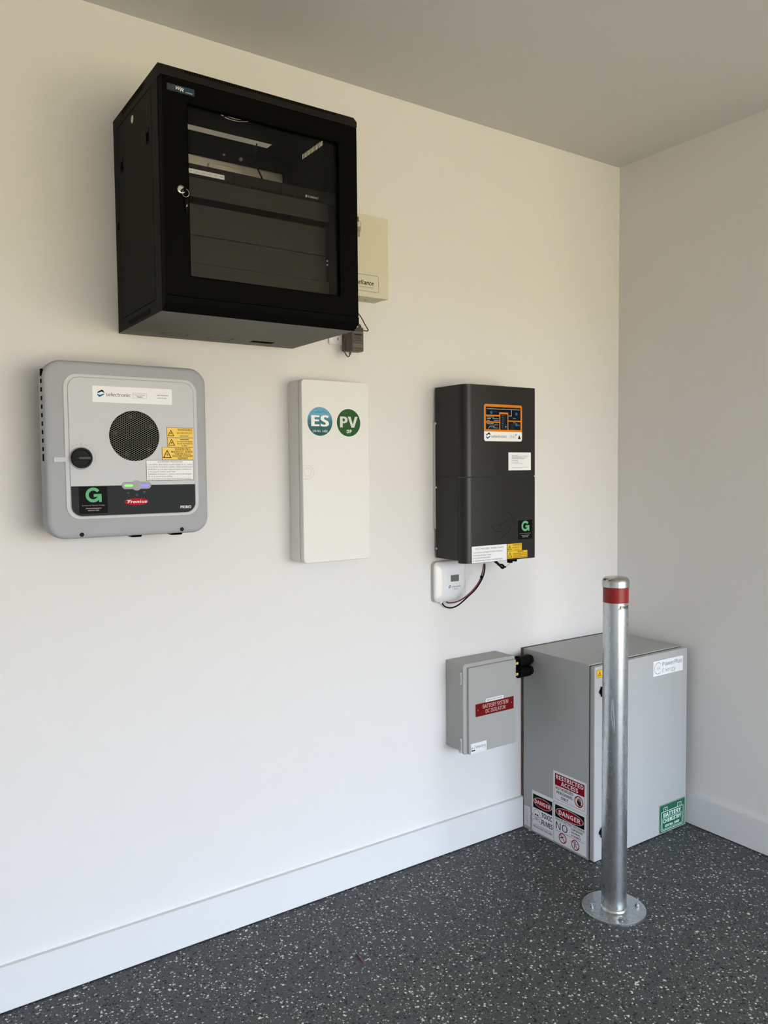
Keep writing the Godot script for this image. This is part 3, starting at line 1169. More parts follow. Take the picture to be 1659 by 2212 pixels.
func warning(root, f: Transform3D, w: float, h: float, words: Array, caps: Array, widths: Array, tri_s: float, heavy: bool):
	var s = sticker(root, f, w, h, "warning_sticker", "yellow warning sticker, first line %s, then %s" % [words[0], words[1].to_lower()], mats.label_yellow, .0006)
	var p: B = s[1]
	bolt_triangle(p, w * .03, h * .14 if h > .031 else h * .16, tri_s)
	put(p, "warning_symbol", mats.print, s[0])
	p = B.new(self, p.t)
	p.col(Color(0.16, 0.10, 0.04))
	p.rect(0, 0, .0010, h)
	p.rect(0, 0, w, .0006)
	p.rect(0, h - .0006, w, h)
	var y := h * .97
	var gap := h * .93
	for c in caps:
		gap -= c
	gap /= words.size()
	for i in words.size():
		y -= gap * .5 + caps[i]
		p.text(words[i], w - widths[i] / 2 - .0022 if widths[i] > w * .55 else w * .66, y, caps[i], widths[i], 1, heavy or (i > 0 and words.size() == 5))
		y -= gap * .5
	lettering(p, s[0])


# ======================================================================= white enclosure
func switchboard():
	var X0 := -1.7551
	var X1 := -1.4800
	var Y0 := 1.2612
	var Y1 := 1.8955
	var root := thing("switchboard", "tall white plastic enclosure with round ES and PV stickers", "enclosure", Vector3(X0, Y0, 0))
	var b := B.new(self)
	b.loft(X0, Y0, X1, Y1, .014, [[.0005, 0], [.074, 0]], false, 8)
	put(b, "enclosure_base", mats.white_plastic, root)
	b = B.new(self)
	b.loft(X0, Y0, X1, Y1, .014, [[.074, .003], [.0775, .003]], false, 8, false)
	put(b, "seal", mats.cable_brown, root)
	b = B.new(self)
	b.loft(X0, Y0, X1, Y1, .014, [[.0772, .001], [.0782, .0], [.0968, 0], [.0988, .0006], [.1003, .0028]], true, 8)
	var lid := put(b, "lid", mats.white_plastic, root)
	b = B.new(self, front(0, 0, .1003))
	b.col(Color(0.74, 0.72, 0.68))
	var d := [Vector2(-1.7535, 1.6010), Vector2(-1.7330, 1.6010)]
	for j in 9:
		var a := PI / 2 - PI * j / 8
		d.append(Vector2(-1.7350 + cos(a) * .0235, 1.5775 + sin(a) * .0235))
	d.append(Vector2(-1.7535, 1.5540))
	b.line(d, .0009, .0003)
	b.ring(-1.7350, 1.5775, .0142, .0150, .0003)
	b.text("lock", -1.7345, 1.5775, .004, .016, 1, false, .0003, 0.3, -PI / 2)
	put(b, "latch_outline", mats.print, lid)
	b = B.new(self, front(0, 0, .1001))
	var pl := [Vector2(-1.7520, 1.6003), Vector2(-1.7350, 1.6003)]
	for j in 9:
		var a := PI / 2 - PI * j / 8
		pl.append(Vector2(-1.7350 + cos(a) * .0228, 1.5775 + sin(a) * .0228))
	pl.append(Vector2(-1.7520, 1.5547))
	b.prism(pl, 0, .0004)
	b.lathe([[.0138, 0], [.0138, .0007], [.0, .0009]], -1.7350, 1.5775, 28)
	put(b, "latch", mats.white_plastic, lid)
	# ES sticker: blue fading through a printed water pattern
	for k in 2:
		var c := Vector2(-1.6843, 1.7520) if k == 0 else Vector2(-1.5680, 1.7502)
		b = B.new(self, front(c.x, c.y, .1003))
		b.lathe([[.0515, 0], [.0515, .0005], [0, .0005]], 0, 0, 56)
		var base := put(b, "round_sticker", mats.label_white, root, "round blue-green sticker lettered ES" if k == 0 else "round dark green sticker lettered PV")
		var p := B.new(self, front(c.x, c.y, .1010))
		if k == 0:
			var R := .0492
			var rng := RandomNumberGenerator.new()
			rng.seed = 9
			for i in 40:
				var y0 := -R + 2 * R * i / 40.0
				var y1 := -R + 2 * R * (i + 1) / 40.0
				var t := (i + .5) / 40.0
				var kk := Color(0.22, 0.40, 0.38).lerp(Color(0.30, 0.50, 0.56), smoothstep(0.1, 0.5, t)).lerp(Color(0.45, 0.69, 0.82), smoothstep(0.45, 0.8, t))
				p.col(kk.darkened(rng.randf() * .10))
				var h0 := sqrt(maxf(R * R - y0 * y0, 0))
				var h1 := sqrt(maxf(R * R - y1 * y1, 0))
				p.quad(Vector3(-h0, y0, 0), Vector3(h0, y0, 0), Vector3(h1, y1, 0), Vector3(-h1, y1, 0), Vector3(0, 0, 1))
			for i in 46:
				var y := rng.randf_range(-.9, .8) * R
				var hw := sqrt(R * R - y * y) * .96
				var x := rng.randf_range(-hw, hw * .7)
				p.col(Color(0.16, 0.33, 0.40)).rect(x, y, minf(x + rng.randf_range(.006, .026), hw), y + .0006, .0001)
			p.col(Color(0.16, 0.28, 0.34)).ring(0, 0, R - .0004, R + .0004, .0001, 0, TAU, 56)
			put(p, "printed_ground", mats.print, base)
		else:
			p.col(Color(0.20, 0.36, 0.20)).ellipse(0, 0, .0488, .0488, 0, 56)
			put(p, "printed_ground", mats.print, base)
		p = B.new(self, front(c.x, c.y, .1014))
		p.col(Color(0.95, 0.95, 0.95) if k == 0 else Color(0.86, 0.85, 0.86))
		if k == 0:
			p.text("ES", .0, -.0165, .0375, .068, 1, true)
			p.text("ES", .0012, -.0165, .0375, .068, 1, true, .00015)
			p.text("ES", -.0012, -.0165, .0375, .068, 1, true, .0003)
			p.text("UN NO. 3480", .0, -.0370, .0080, .058)
		else:
			p.text("PV", .0, -.0165, .0380, .072, 1, true)
			p.text("PV", .0012, -.0165, .0380, .072, 1, true, .0002)
			p.col(Color(0.95, 0.95, 0.95)).text("DP", .0015, -.0365, .0120, .021, 1, true)
		lettering(p, base)


# ======================================================================= battery inverter
func battery_inverter():
	var X0 := -1.1114
	var X1 := -0.7401
	var Y0 := 1.2198
	var Y1 := 1.9040
	var Z := .1935
	var root := thing("battery_inverter", "tall charcoal inverter with an orange-framed control panel", "inverter", Vector3(X0, Y0, 0))
	var shape := func(x0, z0, r0, r1):
		var pts := [Vector2(X1, -z0), Vector2(X1, -(Z - r1))]
		for j in range(1, 5):
			var a := PI / 2 * j / 4.0
			pts.append(Vector2(X1 - r1 + cos(a) * r1, -(Z - r1) - sin(a) * r1))
		for j in 9:
			var a := PI / 2 + PI / 2 * j / 8.0
			pts.append(Vector2(x0 + r0 + cos(a) * r0, -(Z - r0) - sin(a) * r0))
		pts.append(Vector2(x0, -z0))
		return pts
	var b := B.new(self, plan())
	b.prism([Vector2(X1 - .001, -.014), Vector2(X1 - .001, -.186), Vector2(X0 + .006, -.1515), Vector2(X0, -.1500), Vector2(X0, -.014)], Y0 + .010, 1.5540)
	b.prism(shape.call(X0, .014, .034, .006), 1.5528, Y1)
	var body := put(b, "body", mats.charcoal, root)
	b = B.new(self, plan())
	b.prism(shape.call(X0 - .0006, .1525, .034, .006), Y0, 1.5487)
	put(b, "lower_cover", mats.charcoal, root)
	b = B.new(self)
	b.box(X0 + .012, 1.40, 0.0, X1 - .012, 1.62, .013)
	b.box(X0 - .004, 1.345, 0.0, X0 + .04, 1.77, .013, .001)
	put(b, "wall_bracket", mats.sheet_metal, root)
	for k in [[X0 + .075, .10, X1 - .08, .104, .012], [X0 + .050, .13, X0 + .22, .182, .0035], [X1 - .12, .06, X1 - .005, .064, .008]]:
		b = B.new(self)
		b.box(k[0], Y1 - .001, k[1], k[2], Y1 + k[4], k[3])
		put(b, "top_flap", mats.sheet_metal, root)
	for y in [1.7631, 1.5103, 1.2662]:
		b = B.new(self, side(X0, y, .018))
		b.lathe([[.005, 0], [.0045, .002], [.0, .003]], 0, 0, 14)
		put(b, "side_screw", mats.chrome, root)
	# pressed swirl outline
	b = B.new(self, front(0, 0, Z + .0002))
	b.col(Color(0.06, 0.06, 0.055))
	b.line(soft([Vector2(-.8934, 1.4113), Vector2(-.8782, 1.4041), Vector2(-.8654, 1.3885), Vector2(-.8577, 1.3712), Vector2(-.8570, 1.3522)]), .0018)
	b.line(soft([Vector2(-.9764, 1.3626), Vector2(-.9686, 1.3483), Vector2(-.9562, 1.3384), Vector2(-.9413, 1.3345), Vector2(-.9300, 1.3352)]), .0018)
	b.line(soft([Vector2(-.9413, 1.3578), Vector2(-.9338, 1.3597), Vector2(-.9036, 1.3751), Vector2(-.8960, 1.3780)]), .0015)
	b.line(soft([Vector2(-.8884, 1.3556), Vector2(-.8825, 1.3510), Vector2(-.8808, 1.3455), Vector2(-.8812, 1.3402), Vector2(-.8935, 1.3295), Vector2(-.9389, 1.3024)]), .0016)
	b.col(Color(0.125, 0.125, 0.12))
	b.line(soft([Vector2(-.8934, 1.4113), Vector2(-.9400, 1.3840), Vector2(-.9480, 1.3740), Vector2(-.9490, 1.3640), Vector2(-.9413, 1.3578)]), .0009)
	b.line(soft([Vector2(-.8960, 1.3780), Vector2(-.8884, 1.3791), Vector2(-.8720, 1.3760), Vector2(-.8620, 1.3650), Vector2(-.8570, 1.3522)]), .0009)
	b.line(soft([Vector2(-.9300, 1.3352), Vector2(-.9263, 1.3369), Vector2(-.8935, 1.3549), Vector2(-.8884, 1.3556)]), .0009)
	b.line(soft([Vector2(-.9764, 1.3626), Vector2(-.9700, 1.3350), Vector2(-.9560, 1.3120), Vector2(-.9389, 1.3024)]), .0009)
	put(b, "pressed_emblem", mats.print, root)
	# control panel overlay
	var w := .1996
	var h := .1425
	var s = sticker(root, front(-1.0150, 1.6892, Z), w, h, "control_panel", "orange and navy control overlay with a white foot", mats.label_white, .009, .0008)
	var p: B = s[1]
	var org := Color(0.86, 0.50, 0.10)
	var dk := Color(0.055, 0.085, 0.14)
	var yo := h * .262
	p.col(org)
	var op := [Vector2(.0002, yo), Vector2(w - .0002, yo)]
	for q in p.rrect(.0002, 0, w - .0002, h - .0002, .009):
		if q[0].y > h * .5:
			op.append(q[0])
	p.poly(op)
	p.col(dk)
	p.rect(w * .043, h * .715, w * .957, h * .930, .0002)
	p.rect(w * .627, h * .575, w * .957, h * .720, .0002)
	p.rect(w * .043, h * .535, w * .390, h * .675, .0002)
	p.rect(w * .043, h * .318, w * .390, h * .500, .0002)
	p.rect(w * .627, h * .318, w * .957, h * .545, .0002)
	p.col(org).rect(w * .39, h * .318, w * .627, h * .790, .0003)
	p.col(dk).rect(w * .412, h * .315, w * .607, h * .742, .0004)
	put(p, "panel_colours", mats.print, s[0])
	p = B.new(self, p.t)
	var gr := Color(0.70, 0.72, 0.72)
	var fa := Color(0.36, 0.40, 0.44)
	p.col(gr)
	p.rect(w * .062, h * .868, w * .935, h * .882, .0005)
	p.line([Vector2(w * .712, h * .87), Vector2(w * .712, h * .70), Vector2(w * .640, h * .70)], .0024, .0005)
	p.rect(w * .065, h * .603, w * .17, h * .619, .0005)
	p.rect(w * .215, h * .603, w * .37, h * .619, .0005)
	p.rect(w * .065, h * .553, w * .14, h * .567, .0005)
	p.rect(w * .25, h * .553, w * .37, h * .567, .0005)
	p.line([Vector2(w * .10, h * .335), Vector2(w * .148, h * .405), Vector2(w * .245, h * .405), Vector2(w * .245, h * .362), Vector2(w * .36, h * .362)], .0018, .0005)
	p.line([Vector2(w * .245, h * .405), Vector2(w * .275, h * .445), Vector2(w * .36, h * .445)], .0014, .0005)
	p.text("Charging Source", w * .065, h * .640, .0040, w * .19, 0, true, .0005)
	p.text("Charging Mode", w * .065, h * .463, .0040, w * .175, 0, true, .0005)
	p.text("Alarms", w * .79, h * .503, .0036, w * .07, 1, true, .0005)
	p.text("Generator", w * .79, h * .628, .0036, w * .085, 1, true, .0005)
	p.col(fa)
	p.text("AC SOURCE", w * .18, h * .893, .0030, w * .085, 1, false, .0005)
	p.text("INVERTER", w * .51, h * .893, .0030, w * .07, 1, false, .0005)
	p.text("AC LOAD", w * .845, h * .893, .0030, w * .06, 1, false, .0005)
	p.text("ON / OFF", w * .285, h * .785, .0036, w * .085, 1, false, .0005)
	p.text("BULK", w * .19, h * .345, .0032, w * .08, 1, false, .0005)
	p.text("ABSORB", w * .19, h * .425, .0032, w * .08, 1, false, .0005)
	p.text("EQUALISE", w * .31, h * .460, .0032, w * .07, 1, false, .0005)
	p.text("FLOAT", w * .30, h * .385, .0032, w * .05, 1, false, .0005)
	for i in 3:
		p.text(["SHUTDOWN", "SYNCHRO", "SERVICE"][i], w * .735, h * (.450 - i * .048), .0034, w * .10, 1, false, .0005)
	p.rect(w * .885, h * .43, w * .935, h * .46, .0005)
	p.col(Color(0.30, 0.34, 0.38))
	for i in 7:
		var y := h * (.690 - i * .056)
		p.rect(w * .455, y, w * .49, y + .0045, .0005)
		p.frame(w * .495, y, w * (.560 - i * .011), y + .0045, .0006, .0005)
	p.frame(w * .527, h * .352, w * .590, h * .472, .0007, .0005)
	p.col(Color(0.9, 0.9, 0.9)).poly([Vector2(w * .565, h * .44), Vector2(w * .545, h * .395), Vector2(w * .560, h * .398), Vector2(w * .552, h * .365), Vector2(w * .575, h * .41), Vector2(w * .560, h * .408)], .0006)
	p.col(Color(0.95, 0.85, 0.7)).text("+", w * .455, h * .755, .005, 0, 1, true, .0006)
	p.text("-", w * .56, h * .755, .005, 0, 1, true, .0006)
	p.col(Color(0.5, 0.45, 1.0)).rect(w * .835, h * .866, w * .865, h * .884, .0007)
	put(p, "panel_markings", mats.print, s[0])
	for k in [[.182, .775], [.843, .760], [.843, .463]]:
		b = B.new(self, front(-1.0150 + w * k[0], 1.6892 + h * k[1], Z + .0010))
		b.lathe([[.0062, 0], [.0060, .0009], [.0, .0012]], 0, 0, 24)
		put(b, "button", paint("button_blue", Color(0.10, 0.36, 0.56), 0.4) if not mats.has("button_blue") else mats.button_blue, s[0], "round blue button")
		
	p = B.new(self, front(-1.0150, 1.6892, Z + .0010))
	swirl(p, w * .04, h * .060, .025, 0, Color(0.10, 0.11, 0.13))
	p.col(Color(0.12, 0.13, 0.16)).text("selectronic", w * .185, h * .095, .0105, w * .40, 0)
	p.col(Color(0.55, 0.56, 0.56)).frame(w * .66, h * .085, w * .83, h * .175, .0006)
	p.text("SP PRO", w * .745, h * .11, .0050, w * .12, 1, true, 0, .2)
	p.col(Color(0.2, 0.2, 0.2))
	for k in [[.815, .178], [.83, .160], [.84, .185]]:
		p.rect(w * k[0], h * k[1], w * k[0] + .003, h * k[1] + .003)
	p.col(Color(0.10, 0.10, 0.08)).poly([Vector2(w * .885, h * .075), Vector2(w * .965, h * .075), Vector2(w * .925, h * .18)])
	p.rect(w * .895, h * .063, w * .955, h * .070)
	lettering(p, s[0])
	# other stickers
	w = .1222
	h = .0710
	s = sticker(root, front(-.8886, 1.5752, Z), w, h, "sticker", "small white notice sticker", mats.label_white)
	p = s[1]
	p.col(Color(0.42, 0.43, 0.44))
	p.text("SERIAL NUMBER", w * .145, h * .775, .0046, w * .27, 0, true)
	p.text("Register your warranty online", w * .44, h * .775, .0034, w * .45, 0)
	p.text("within 30 days of installation to receive your", w * .145, h * .700, .0034, w * .67, 0)
	p.text("EXTENDED WARRANTY CONDITIONS", w * .145, h * .630, .0034, w * .56, 0, true)
	p.text("Scan the QR code", w * .145, h * .530, .0034, w * .27, 0, true)
	p.text("Or visit our website", w * .145, h * .430, .0034, w * .30, 0)
	p.text("www.selectronic.com.au/warranty", w * .145, h * .355, .0034, w * .49, 0)
	p.rect(w * .145, h * .165, w * .88, h * .175)
	lettering(p, s[0])
	g_sticker(root, front(-.8361, 1.2984, Z), .0772, .0770)
	w = .1808
	h = .0638
	s = sticker(root, front(-1.0790, 1.2208, Z), w, h, "sticker", "white shutdown procedure sticker at the lower left", mats.label_white)
	p = s[1]
	p.col(Color(0.27, 0.28, 0.30))
	p.text("Off Grid Power System - Shutdown Procedure", w * .5, h * .79, .0068, w * .81)
	p.text("1) Turn off all the circuit breakers in the Main AC Switchboard", w * .03, h * .575, .0058, w * .84, 0)
	p.text("2) Power down the Inverter / Charger", w * .03, h * .405, .0058, w * .52, 0)
	p.text("3) Turn off the Main Battery Isolator", w * .03, h * .245, .0058, w * .49, 0)
	p.text("4) Complete these steps in reverse to re-energise the system.", w * .03, h * .085, .0058, w * .85, 0)
	lettering(p, s[0])
	warning(root, front(-.8960, 1.2545, Z), .0795, .0298, ["WARNING", "HAZARDOUS D.C", "VOLTAGE"], [.0072, .0052, .0052], [.047, .051, .028], .021, false)
	warning(root, front(-.8960, 1.2245, Z), .1098, .0300, ["WARNING", "BATTERY SYSTEM D.C. ISOLATORS", "DO NOT DE-ENERGISE THE BATTERY", "OR BATTERY SYSTEM CABLING"], [.0046, .0040, .0040, .0040], [.032, .076, .076, .077], .0225, true)
	# glands and connectors under the case
	var under := Transform3D(Basis(Vector3(1, 0, 0), Vector3(0, 0, 1), Vector3(0, -1, 0)), Vector3(0, Y0 + .010, 0))
	for k in [[-.944, .112, .010, .022], [-.915, .115, .007, .017], [-.798, .115, .007, .030]]:
		b = B.new(self, under)
		b.lathe([[k[2], 0], [k[2], k[3] * .6], [k[2] * .75, k[3]], [0, k[3]]], k[0], k[1], 14)
		put(b, "cable_gland", mats.black_rubber, root)
	for k in [[-.815, 1.196, -.800], [-.787, 1.200, -.776]]:
		b = B.new(self)
		b.box(k[0], k[1], .105, k[2], 1.232, .125, .001)
		put(b, "terminal_cover", mats.black_rubber, root)


# ======================================================================= display
func display_unit():
	var X0 := -1.1275
	var X1 := -.9640
	var Y0 := 1.0485
	var Y1 := 1.2135
	var root := thing("display_unit", "small glossy white wall display with a grey screen under the charcoal inverter", "display", Vector3(X0, Y0, 0))
	var b := B.new(self)
	b.loft(X0, Y0, X1, Y1, .018, [[.0005, .0], [.012, 0]], false, 8)
	put(b, "backplate", mats.sheet_metal, root)
	b = B.new(self)
	b.loft(X0, Y0, X1, Y1, .022, [[.012, .0015], [.0155, .0], [.019, .0012], [.0235, .007], [.0280, .020], [.0310, .036], [.0322, .050], [.0324, .060]], true, 8)
	put(b, "cover", mats.gloss_white, root)
	b = B.new(self, front(0, 0, .0316))
	b.loft(-1.0522, 1.1295, -1.0105, 1.1562, .0008, [[0, 0], [.0016, 0]])
	put(b, "screen", mats.lcd, root, "grey liquid crystal screen")
	b = B.new(self, front(0, 0, .0327))
	swirl(b, -1.0640, 1.1030, .0125, 0, Color(0.10, 0.16, 0.24))
	b.col(Color(0.10, 0.20, 0.30)).text("selectronic", -1.0480, 1.1055, .0062, .047, 0)
	b.col(Color(0.45, 0.47, 0.5)).text("Select.live", -1.0270, 1.0965, .0038, .022, 1, true)
	put(b, "lettering", mats.print, root)
	b = B.new(self)
	b.box(-1.0965, 1.0440, .004, -1.0830, 1.0500, .018, .0008)
	put(b, "cable_inlet", mats.gloss_white, root)


# ======================================================================= isolator box
func isolator_box():
	var X0 := -1.0553
	var X1 := -.7830
	var Y0 := .4470
	var Y1 := .8070
	var root := thing("isolator_box", "grey isolator box with a red plate, left of the floor cabinet", "switch box", Vector3(X0, Y0, 0))
	var b := B.new(self)
	b.loft(X0, Y0 + .006, X1, Y1 - .001, .003, [[.0005, 0], [.1005, 0]], false, 4)
	put(b, "box_base", mats.dc_grey, root)
	b = B.new(self)
	b.loft(X0 - .002, Y0 - .005, X1 + .005, Y1 + .001, .012, [[.1005, .001], [.102, 0], [.1115, 0], [.1130, .0015]], false, 8)
	b.loft(X0 + .0165, Y0 - .0038, X1 + .0005, Y1 - .0135, .006, [[.112, 0], [.1240, .0008], [.1258, .0030]], false, 6)
	var lid := put(b, "lid", mats.dc_grey, root)
	for y in [[.7306, .7699], [.4569, .5041]]:
		b = B.new(self)
		b.box(X0 - .0090, y[0], .0930, X0 + .001, y[1], .1065, .001)
		var hg := put(b, "hinge", mats.dc_grey, root)
		for e in [y[0], y[1]]:
			b = B.new(self)
			b.box(X0 - .0120, e - .006, .0960, X0 + .001, e + .006, .1058, .0008)
			put(b, "hinge_knuckle", mats.dc_grey, hg)
	var s = sticker(root, front(-1.0045, .5905, .1258), .2055, .0510, "engraved_plate", "dark red engraved plate", mats.label_red, .0008, .0016)
	var p: B = s[1]
	p.col(Color(0.87, 0.78, 0.74))
	p.text("BATTERY SYSTEM", .106, .0285, .0158, .138)
	p.text("DC ISOLATOR", .106, .0075, .0150, .108)
	for x in [.011, .1945]:
		p.ellipse(x, .0262, .0017, .0017, 0, 12)
	lettering(p, s[0])
	s = sticker(root, front(-.9533, .6400, .1258), .1005, .0180, "label", "small white label above the red plate", mats.label_white, .0005, .0008)
	p = s[1]
	p.col(Color(0.13, 0.15, 0.2)).frame(0, 0, .1005, .0180, .0010)
	p.text("MAIN DC SWITCHBOARD", .050, .0062, .0062, .084)
	lettering(p, s[0])
	s = sticker(root, front(-1.0295, .4440, .1258), .0825, .0415, "sticker", "white sticker with an electrician's logo", mats.label_white)
	p = s[1]
	p.col(Color(0.08, 0.09, 0.11))
	p.rect(.0025, .0105, .0225, .0150)
	p.rect(.0025, .0105, .0045, .0270)
	p.text("+", .0222, .0262, .0075, 0, 1, true)
	p.text("electric", .0262, .0192, .0110, .0525, 0)
	p.col(Color(0.45, 0.47, 0.52)).text("H", .0095, .0165, .0110, .0065, 1)
	p.text("i", .0175, .0165, .0110, 0, 1)
	p.col(Color(0.55, 0.4, 0.42)).text("solutions", .0715, .0140, .0032, .018)
	p.rect(.074, .004, .079, .005)
	lettering(p, s[0])


# ======================================================================= battery cabinet
func battery_cabinet():
	var X0 := -.634
	var X1 := -.046
	var Y1 := .7988
	var root := thing("battery_cabinet", "large grey steel floor cabinet standing in the corner behind the post", "cabinet", Vector3(X0, 0, .012))
	var b := B.new(self)
	b.box(X0, .0005, .0135, X1, Y1, .385, .0022)
	put(b, "body", mats.cabinet_grey, root)
	b = B.new(self)
	b.box(X0 + .003, .006, .385, X1 - .003, Y1 - .004, .3925)
	put(b, "door_seal", mats.void, root)
	b = B.new(self)
	b.loft(X0 - .0015, .0045, -.0385, .7955, .006, [[.392, .0006], [.394, 0], [.4115, 0], [.4140, .0009], [.415, .003]], true, 5)
	put(b, "door", mats.cabinet_grey, root)
	for k in [[-.6010, .6935], [-.5985, .1195]]:
		b = B.new(self, front(k[0], k[1], .415))
		b.lathe([[.0125, 0], [.0125, .004], [.011, .006], [0, .006]], .004, 0, 20)
		b.prism([Vector2(-.0125, 0), Vector2(-.002, -.008), Vector2(-.002, -.0195), Vector2(.010, -.0195), Vector2(.010, .0195), Vector2(-.002, .0195), Vector2(-.002, .008)], .004, .013)
		put(b, "door_latch", mats.black_rubber, root)
	var s = sticker(root, front(-.6245, .7505, .415), .034, .0313, "warning_sticker", "tiny yellow warning sticker on the door", mats.label_yellow)
	var p: B = s[1]
	p.col(Color(0.12, 0.08, 0.04)).frame(0, 0, .034, .0313, .0012)
	bolt_triangle(p, .006, .006, .021)
	put(p, "warning_symbol", mats.print, s[0])
	s = sticker(root, front(-.2720, .7005, .415), .2008, .0640, "sticker", "white maker's sticker with a ring logo", mats.label_white)
	p = s[1]
	p.col(Color(0.25, 0.30, 0.42)).ring(.031, .032, .0232, .0250, 0, .75, TAU - .75)
	p.text("PowerPlus", .0595, .0365, .0175, .134, 0)
	p.col(Color(0.60, 0.63, 0.58)).text("Energy", .0595, .0105, .0170, .091, 0)
	p.col(Color(0.72, 0.74, 0.70))
	for x in [.023, .029, .035, .041]:
		p.rect(x, .022, x + .0018, .042)
	p.rect(.020, .031, .046, .0325)
	lettering(p, s[0])
	s = sticker(root, front(-.2245, .0088, .415), .1790, .1232, "sign", "green battery chemistry sign", paint("sign_green", Color(0.06, 0.36, 0.24), 0.4), .002, .0008)
	p = s[1]
	p.col(Color(0.85, 0.93, 0.90))
	p.frame(.0015, .0015, .1775, .1217, .0008)
	var lp := []
	for q in p.rrect(.013, .0085, .166, .0900, .005):
		lp.append(q[0])
	p.line(lp, .0022, 0, true)
	lp = []
	for q in p.rrect(.021, .0140, .158, .0615, .004):
		lp.append(q[0])
	p.line(lp, .0014, 0, true)
	for x in [.029, .126]:
		p.line([Vector2(x, .0905), Vector2(x, .1075), Vector2(x + .0255, .1075), Vector2(x + .0255, .0905)], .0020)
	p.text("+", .0418, .0935, .0110, 0, 1, true)
	p.text("-", .1388, .0935, .0120, 0, 1, true)
	p.text("BATTERY", .0895, .0655, .0180, .122, 1, true)
	p.text("CHEMISTRY", .0895, .0400, .0165, .124, 1, true)
	p.text("UN No: 3480", .0895, .0205, .0110, .098, 1, true)
	lettering(p, s[0])
	# signs on the left flank
	s = sticker(root, side(X0, .1835, .1930), .1815, .1300, "sign", "red and white restricted access sign", mats.label_white, .002)
	p = s[1]
	var cr := Color(0.56, 0.07, 0.12)
	var ink := Color(0.06, 0.06, 0.08)
	p.col(cr).frame(.010, .0105, .171, .1205, .0012)
	p.rect(.010, .0705, .171, .1205)
	p.col(Color(0.94, 0.93, 0.93))
	p.text("RESTRICTED", .0905, .0985, .0175, .149, 1, true, .0002)
	p.text("ACCESS", .0905, .0760, .0175, .092, 1, true, .0002)
	p.col(ink)
	p.text("AUTHORIZED", .0625, .0545, .0120, .096, 1, true)
	p.text("PERSONNEL", .0645, .0365, .0120, .090, 1, true)
	p.text("ONLY", .0640, .0185, .0120, .040, 1, true)
	var hc := Vector2(.1415, .0415)
	p.poly([hc + Vector2(-.011, -.004), hc + Vector2(-.005, -.012), hc + Vector2(.002, -.018), hc + Vector2(.010, -.014), hc + Vector2(.012, .001), hc + Vector2(-.004, .001), hc + Vector2(-.009, .005)], .0001)
	for k in [[-.0035, .0135], [.0005, .0165], [.005, .0155], [.0095, .011]]:
		p.rect(hc.x + k[0], hc.y, hc.x + k[0] + .0027, hc.y + k[1], .0001)
	no_sign(p, hc, .0235, cr)
	lettering(p, s[0])
	s = sticker(root, side(X0, .0085, .0690), .1250, .1785, "sign", "black and white danger sign about toxic fumes with a skull", mats.label_white, .002)
	p = s[1]
	p.col(ink).rect(.006, .1045, .119, .1640)
	p.col(Color(0.9, 0.85, 0.85)).ellipse(.0625, .1345, .0545, .0225, .0001)
	p.col(cr).ellipse(.0625, .1345, .0525, .0208, .0002)
	p.col(Color(0.94, 0.93, 0.93)).text("DANGER", .0625, .1265, .0160, .092, 1, true, .0003)
	p.col(ink)
	p.text("TOXIC", .0870, .0760, .0205, .062, 1, true)
	p.text("FUMES", .0890, .0445, .0205, .064, 1, true)
	p.rect(.008, .0300, .117, .0312)
	p.text("FIRE WILL CAUSE TOXIC FUMES", .0625, .0185, .0068, .112, 1, true)
	# skull and crossed bones
	var k0 := Vector2(.0275, .0800)
	var sk := []
	for j in 15:
		var a := deg_to_rad(-40 + j * 20)
		sk.append(k0 + Vector2(cos(a) * .0165, sin(a) * .0165 + .004))
	sk.append(k0 + Vector2(-.009, -.016))
	sk.append(k0 + Vector2(.008, -.016))
	p.line(sk, .0012, 0, true)
	p.ellipse(k0.x - .0062, k0.y - .004, .0042, .0038, 0, 14)
	p.ellipse(k0.x + .0062, k0.y - .004, .0042, .0038, 0, 14)
	p.poly([k0 + Vector2(0, -.006), k0 + Vector2(-.003, -.012), k0 + Vector2(.003, -.012)])
	for q in [1.0, -1.0]:
		var d := Vector2(.0245, -.011 * q)
		var n := d.orthogonal().normalized() * .0028
		var c := k0 + Vector2(0, -.022)
		p.line([c - d + n, c + d + n, c + d * 1.12 + n * 2.0, c + d * 1.12 - n * 2.0, c + d - n, c - d - n, c - d * 1.12 - n * 2.0, c - d * 1.12 + n * 2.0], .0010, 0, true)
	lettering(p, s[0])
	s = sticker(root, side(X0, .0102, .1970), .1770, .1715, "sign", "danger sign forbidding smoking, sparks and flames", mats.label_white, .002)
	p = s[1]
	p.col(ink).rect(.007, .1080, .167, .1610)
	p.col(Color(0.9, 0.85, 0.85)).ellipse(.087, .1340, .0760, .0235, .0001)
	p.col(cr).ellipse(.087, .1340, .0735, .0215, .0002)
	p.col(Color(0.94, 0.93, 0.93)).text("DANGER", .087, .1240, .0190, .118, 1, true, .0003)
	p.col(ink)
	p.text("RISK OF BATTERY EXPLOSION", .088, .0975, .0076, .158, 1, true)
	p.rect(.009, .0935, .167, .0946)
	p.text("NO", .0440, .0580, .0310, .064, 1)
	p.text("SMOKING", .0980, .0830, .0075, .060, 0, true)
	p.text("SPARKS", .0980, .0700, .0075, .047, 0, true)
	p.text("FLAMES", .0980, .0570, .0075, .050, 0, true)
	p.rect(.010, .0510, .167, .0521)
	var c1 := Vector2(.0500, .0285)
	p.poly([c1 + Vector2(-.013, -.004), c1 + Vector2(.004, .004), c1 + Vector2(.004, .008), c1 + Vector2(-.013, .0)], .0001)
	p.col(Color(0.55, 0.55, 0.56))
	for j in 3:
		p.line([c1 + Vector2(-.002 + j * .005, .004), c1 + Vector2(.001 + j * .005, .009), c1 + Vector2(-.002 + j * .005, .013)], .001, .0001)
